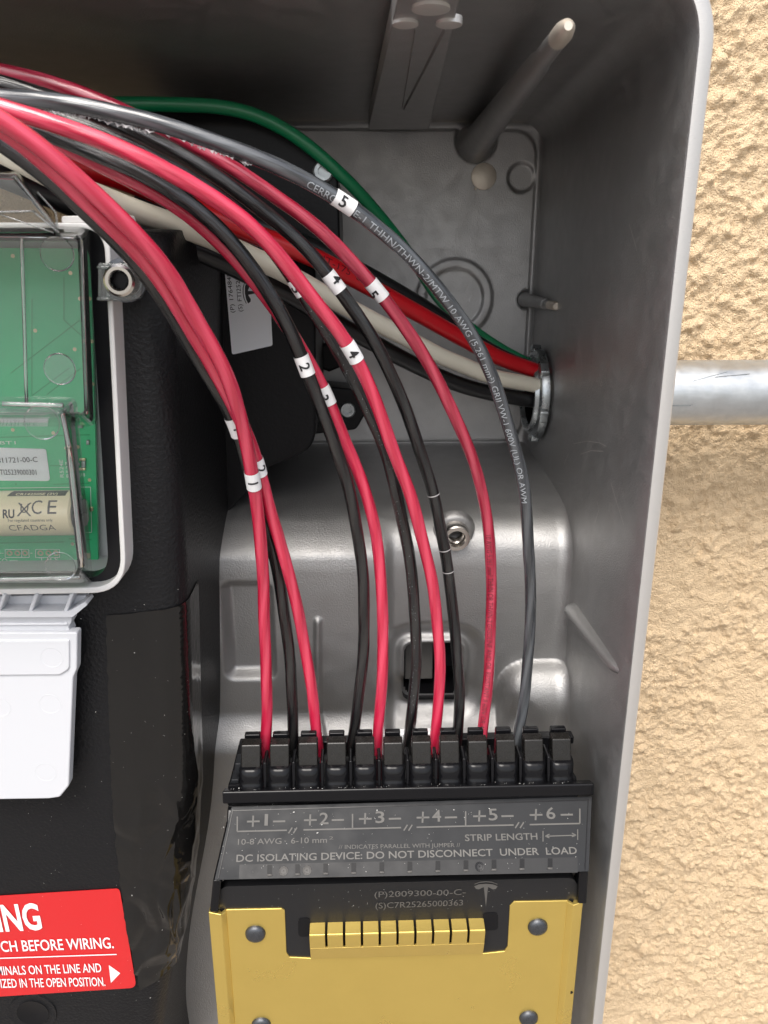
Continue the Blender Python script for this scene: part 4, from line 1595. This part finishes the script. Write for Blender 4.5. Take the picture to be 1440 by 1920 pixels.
RG, BG = 'red wires from the terminal block', 'black wires from the terminal block'
END = 0.2455
wires = {}
wires['r1'] = wire('red_wire', 'red wire with marker 1, leftmost of the wires at the terminal block', 'wire', [(-330, 60, .135), (-200, 120, .128), (-90, 175, .127), (0, 218, .130), (60, 257, .134), (158, 348, .142), (266, 450, .154), (322, 520, .163), (372, 610, .174), (427, 700, .185), (456, 800, .199), (474, 885, .210), (485, 960, .219), (491, 1030, .225), (494, 1131, .234), (499, 1264, .241), (500, 1348, .245), (497, 1410, END), (494, 1462, .243)], R10, 'wire_red', RG, k=0.6)
wires['r2'] = wire('red_wire', 'red wire crossing behind the number 1 wire to the third lever', 'wire', [(-330, 85, .140), (-200, 140, .134), (-90, 190, .133), (0, 232, .136), (45, 262, .139), (140, 356, .147), (246, 455, .159), (300, 525, .168), (352, 612, .179), (408, 702, .190), (448, 785, .204), (481, 866, .216), (501, 935, .223), (520, 1000, .229), (541, 1070, .234), (563, 1164, .240), (580, 1264, .244), (591, 1348, .246), (597, 1410, END), (600, 1462, .243)], R10, 'wire_red', RG, k=0.6)
wires['b1'] = wire('black_wire', 'black wire running along the left side of the number 1 red wire', 'wire', [(-330, 90, .160), (-160, 165, .155), (0, 272, .157), (80, 322, .160), (153, 382, .165), (218, 450, .172), (276, 522, .181), (336, 613, .191), (386, 700, .202), (433, 780, .213), (463, 860, .224), (484, 945, .232), (507, 1014, .236), (527, 1098, .241), (538, 1181, .245), (547, 1292, .248), (549, 1398, .248), (549, 1462, .244)], R10, 'wire_black', BG, k=0.62)
wires['b2'] = wire('black_wire', 'black wire with marker 2 curving into the fourth gap of the block', 'wire', [(-330, 120, .190), (-120, 190, .183), (60, 240, .180), (180, 288, .180), (262, 322, .182), (345, 373, .185), (395, 412, .187), (440, 452, .190), (486, 518, .194), (530, 594, .199), (572, 684, .206), (600, 760, .213), (626, 830, .220), (652, 905, .227), (669, 987, .233), (679, 1050, .238), (684, 1126, .242), (682, 1209, .245), (673, 1309, .247), (659, 1400, END), (652, 1462, .243)], R10, 'wire_black', BG, k=0.43)
wires['r3'] = wire('red_wire', 'red wire with marker 3 passing behind the number 2 black wire', 'wire', [(-330, 130, .175), (-120, 190, .168), (20, 232, .168), (90, 262, .169), (150, 290, .171), (225, 326, .174), (300, 366, .178), (370, 415, .183), (428, 468, .190), (482, 532, .198), (530, 600, .206), (574, 668, .214), (612, 742, .221), (645, 825, .228), (673, 887, .232), (695, 950, .236), (708, 1010, .239), (715, 1087, .243), (718, 1181, .246), (716, 1264, .248), (711, 1348, .248), (707, 1408, .247), (703, 1462, .243)], R10, 'wire_red', RG, k=0.33)
wires['b3'] = wire('black_wire', 'black wire half hidden under the number 4 red wire, with white specks', 'wire', [(-330, 125, .185), (-120, 170, .180), (80, 210, .180), (180, 244, .180), (270, 285, .182), (350, 330, .185), (420, 378, .189), (475, 425, .194), (520, 480, .200), (556, 538, .206), (580, 575, .210), (606, 612, .214), (634, 660, .218), (662, 712, .222), (690, 768, .226), (716, 830, .230), (738, 905, .235), (758, 998, .240), (772, 1087, .245), (781, 1176, .248), (783, 1242, .249), (774, 1320, .249), (764, 1398, .247), (758, 1462, .243)], R10, 'wire_black', BG, k=0.43)
wires['r4'] = wire('red_wire', 'bright red wire with marker 4 between two black wires', 'wire', [(-330, 120, .165), (-140, 165, .157), (0, 200, .154), (75, 222, .154), (125, 238, .155), (200, 265, .157), (275, 298, .160), (360, 344, .164), (435, 392, .170), (500, 452, .178), (555, 517, .186), (608, 585, .194), (655, 650, .202), (695, 727, .210), (736, 837, .220), (763, 914, .227), (786, 987, .233), (805, 1059, .238), (816, 1126, .242), (823, 1198, .245), (825, 1264, .247), (820, 1348, .248), (812, 1408, .247), (806, 1462, .243)], R10, 'wire_red', RG, k=0.53)
wires['b4'] = wire('black_wire', 'black wire with marker 4 right of the bright red wire', 'wire', [(-330, 110, .192), (-140, 128, .186), (0, 154, .184), (100, 186, .185), (180, 218, .187), (250, 250, .189), (310, 276, .191), (370, 308, .193), (430, 347, .196), (500, 398, .200), (560, 447, .205), (595, 485, .209), (628, 528, .213), (664, 578, .218), (698, 628, .223), (728, 690, .229), (756, 754, .235), (784, 837, .242), (808, 909, .247), (825, 987, .251), (841, 1081, .254), (852, 1176, .255), (861, 1264, .254), (860, 1348, .252), (856, 1398, .249), (852, 1462, .243)], R10, 'wire_black', BG, k=0.34)
wires['r5'] = wire('red_wire', 'darker red wire with marker 5, rightmost red wire at the block', 'wire', [(-330, 95, .205), (-140, 104, .198), (0, 133, .195), (100, 157, .194), (200, 192, .194), (270, 226, .195), (330, 256, .197), (390, 287, .199), (450, 322, .202), (530, 376, .207), (600, 428, .213), (660, 490, .220), (712, 548, .227), (768, 622, .235), (813, 695, .242), (853, 782, .249), (876, 836, .253), (897, 895, .256), (913, 959, .258), (922, 1042, .260), (922, 1126, .261), (920, 1209, .260), (913, 1292, .257), (906, 1360, .253), (900, 1405, .249), (895, 1462, .243)], R10, 'wire_dark_red', RG, k=0.3)
wires['b5'] = wire('black_wire', 'grey black wire with marker 5 and white print, outermost arc on the right', 'wire', [(-330, 165, .165), (-140, 172, .157), (0, 182, .154), (100, 191, .153), (200, 206, .153), (300, 230, .155), (400, 263, .158), (500, 302, .163), (575, 337, .169), (645, 377, .176), (710, 429, .184), (770, 482, .192), (815, 530, .199), (852, 578, .206), (887, 634, .213), (917, 690, .220), (943, 760, .228), (965, 835, .236), (981, 905, .242), (989, 987, .248), (994, 1070, .253), (995, 1153, .256), (991, 1237, .257), (981, 1320, .255), (969, 1385, .251), (962, 1420, .248), (956, 1462, .243)], R10, 'wire_black_sheen', BG, k=0.38)

marker(*wires['r1'], R10, (478, 897), '1', phi=-0.05)
marker(*wires['r2'], R10, (486, 872), '2', half=0.0030, phi=0.35)
marker(*wires['b1'], R10, (431, 800), '1', half=0.0034, phi=0.3)
marker(*wires['b2'], R10, (572, 684), '2', phi=-0.05)
marker(*wires['r3'], R10, (615, 738), '3', phi=-0.45)
marker(*wires['b3'], R10, (556, 536), '3', half=0.0026, phi=-0.4)
marker(*wires['r4'], R10, (660, 655), '4', phi=0.05)
marker(*wires['b4'], R10, (628, 528), '4', phi=0.6, shift=-0.0005)
marker(*wires['r5'], R10, (706, 542), '5', phi=-0.8)
marker(*wires['b5'], R10, (648, 372), '5', phi=0.1, shift=-0.0006)

# print on the outermost wire
rt, pa = wires['b5']
text_wire('CERRO', pa, R10, pa.near((576, 338)), pa.near((632, 364)), 0.0018, 'wire_print', rt, phi=-0.30, bold=0.0)
text_wire('E-1 THHN/THWN-2/MTW 10 AWG (5.261 mm²) GRII VW-1 600V (UL) OR AWM', pa, R10, pa.near((668, 396)), pa.near((982, 936)), 0.0018, 'wire_print', rt, phi=-0.25, bold=0.0)
# faint dark print on the number 5 red wire, surface print on the others
rt, pa = wires['r5']
text_wire('10 AWG 5.261 mm² THHN OR THWN-2 GASOLINE AND OIL RESISTANT II 600V OR AWM', pa, R10, pa.near((922, 1000)), pa.near((905, 1385)), 0.0019, 'wire_print_dark', rt, phi=-0.15)

# shavings of nylon peeled along the outermost wire
rt, pa = wires['b5']
v, f = [], []
for i in range(70):
    s = pa.near((40, 188)) + (pa.near((480, 296)) - pa.near((40, 188))) * random.random()
    c, t, n, b = pa.at(s)
    ph = -1.35 + random.uniform(-0.25, 0.25)
    d = n * cos(ph) + b * sin(ph)
    ln = random.uniform(0.0003, 0.0011)
    wd = random.uniform(0.0003, 0.0012)
    A = c + d * R10
    k = len(v)
    v += [A - t * wd, A + t * wd, A + d * ln + t * random.uniform(-0.0006, 0.0012) + n * 0.0002, A + d * ln * 0.4 + n * 0.0003]
    f += [(k, k + 3, k + 2), (k + 3, k + 1, k + 2)]
sh = build('frayed_jacket', v, f, 'nylon_shred', rt, fix=False)
# clear bands of peeled jacket on the number 4 black wire
rt, pa = wires['b4']
for px in ((812, 925), (836, 1028), (840, 1072)):
    s = pa.near(px)
    tube('jacket_ring', pa, R10 + 0.00016, 'nylon_shred', rt, seg=18, s0=s - 0.0002, s1=s + 0.0002, ends=False)
# pinhole specks printed on the number 3 black wire
rt, pa = wires['b3']
v, f = [], []
for i in range(120):
    s = pa.near((580, 575)) + (pa.near((776, 1330)) - pa.near((580, 575))) * random.random()
    c, t, n, b = pa.at(s)
    ph = random.gauss(-0.3, 0.3)
    d = n * cos(ph) + b * sin(ph)
    e = d.cross(t)
    A = c + d * (R10 + 0.00008)
    w = random.uniform(0.00005, 0.00011)
    k = len(v)
    v += [A - t * w, A + e * w, A + t * w * 1.5, A - e * w]
    f.append((k, k + 1, k + 2, k + 3))
build('print_specks', v, f, 'wire_print', rt, fix=False)

# heavy supply conductors from the conduit
RT = 0.0033
CE = [(CY, 0)]


def heavy(name, label, pts, r, m):
    return wire(name, label, 'wire', pts, r, m, None, seg=20, wob=0.01)


hr = heavy('heavy_red_wire', 'thick red supply wire leading to the conduit locknut', [(-300, 200, .225), (0, 262, .232), (110, 296, .240), (200, 326, .246), (290, 358, .253), (425, 420, .264), (500, 450, .271), (590, 484, .280), (640, 507, .288), (710, 546, .299), (785, 588, .311), (860, 632, .323), (935, 670, .335), (1002, 696, .346), (1060, 712, .352), (1180, 728, .352)], RT, 'wire_thick_red')
text_wire('SLIT-175  SLIT-175', hr[1], RT, hr[1].near((575, 480)), hr[1].near((720, 552)), 0.0022, 'wire_print_dark', hr[0], phi=0.35)
heavy('heavy_white_wire', 'thick off white supply wire leading to the conduit locknut', [(-300, 180, .212), (-60, 252, .217), (20, 288, .221), (90, 326, .226), (162, 362, .232), (237, 390, .238), (300, 410, .244), (370, 436, .251), (449, 470, .260), (521, 504, .269), (594, 543, .279), (672, 587, .290), (769, 638, .304), (837, 673, .315), (910, 702, .327), (1003, 722, .341), (1060, 730, .346), (1180, 735, .350)], RT, 'wire_thick_white')
heavy('heavy_black_wire', 'thick black supply wire below the white one', [(-300, 230, .235), (0, 330, .243), (150, 390, .250), (260, 430, .257), (350, 462, .264), (430, 498, .272), (492, 526, .279), (560, 564, .287), (643, 612, .298), (740, 663, .311), (813, 700, .321), (886, 730, .331), (1003, 752, .345), (1060, 756, .350), (1180, 752, .354)], RT, 'wire_thick_black')
heavy('heavy_black_wire', 'thick black supply wire running behind the top of the thick red one', [(-300, 190, .250), (0, 250, .258), (200, 306, .264), (330, 356, .270), (425, 398, .276), (520, 436, .284), (620, 480, .295), (720, 534, .308), (800, 580, .321), (880, 634, .335), (950, 672, .346), (1010, 694, .354), (1060, 708, .357), (1180, 728, .358)], RT, 'wire_thick_black')
heavy('green_wire', 'green earth wire arching over the black housing to the conduit', [(-200, 240, .270), (60, 210, .276), (150, 200, .281), (230, 194, .285), (350, 193, .290), (440, 201, .293), (500, 225, .2945), (565, 262, .2965), (625, 312, .300), (675, 362, .309), (725, 421, .322), (770, 483, .333), (803, 536, .340), (840, 580, .345), (882, 615, .349), (930, 648, .353), (1000, 686, .358), (1060, 706, .360), (1180, 726, .360)], 0.0023, 'wire_green')


# ==================================================================  DUST and shavings on the block
def specks(name, label, cat, count, surf, size):
    v, f = [], []
    for i in range(count):
        c, n = surf()
        a = n.orthogonal().normalized()
        b = n.cross(a)
        t = random.random() * pi
        a, b = a * cos(t) + b * sin(t), b * cos(t) - a * sin(t)
        w = random.uniform(0.4, 1.0) * size * (2.2 if random.random() < 0.06 else 1)
        l = w * random.uniform(1, 2.6)
        k = len(v)
        c = c + n * 0.00012
        v += [c - a * l, c - b * w, c + a * l, c + b * w, c + n * w * 0.6]
        f += [(k, k + 1, k + 4), (k + 1, k + 2, k + 4), (k + 2, k + 3, k + 4), (k + 3, k, k + 4)]
    o = build(name, v, f, 'dust', None, fix=False)
    o['kind'] = 'stuff'
    o['label'] = label
    o['category'] = cat


def surf_block():
    r = random.random()
    if r < 0.45:
        x, y = random.uniform(415, 1100), random.uniform(1508, 1635)
        if random.random() < 0.5:
            x = 415 + (x - 415) * random.random()
        return on(x, y, (fplane[0] + fn * 0.0004, fn)), fn
    if r < 0.7:
        x, y = random.uniform(430, 1070), random.uniform(1664, 1705)
        return on(x, y, yplane(GP + 0.0012)), Vector((0, -1, 0))
    x = random.uniform(X0, X1)
    t = random.random()
    A = Vector((x, 0.2272, yz(1476, 0.2272)[1]))
    B = Vector((x, 0.2315, yz(1470, 0.2315)[1]))
    return A.lerp(B, t), Vector((0, -0.2, 1)).normalized()


specks('block_dust', 'fine pale drilling dust lying on the black terminal block', 'dust', 300, surf_block, 0.000085)


def surf_cover():
    z = random.uniform(P(300, 1880, CV).z, P(300, 1050, CV).z)
    p, n = cover_pt(random.uniform(-0.045, 0.012), z)
    return p + n * 0.0009, n


specks('cover_dust', 'tiny pale dust flecks on the black cover and tape', 'dust', 160, surf_cover, 0.00008)
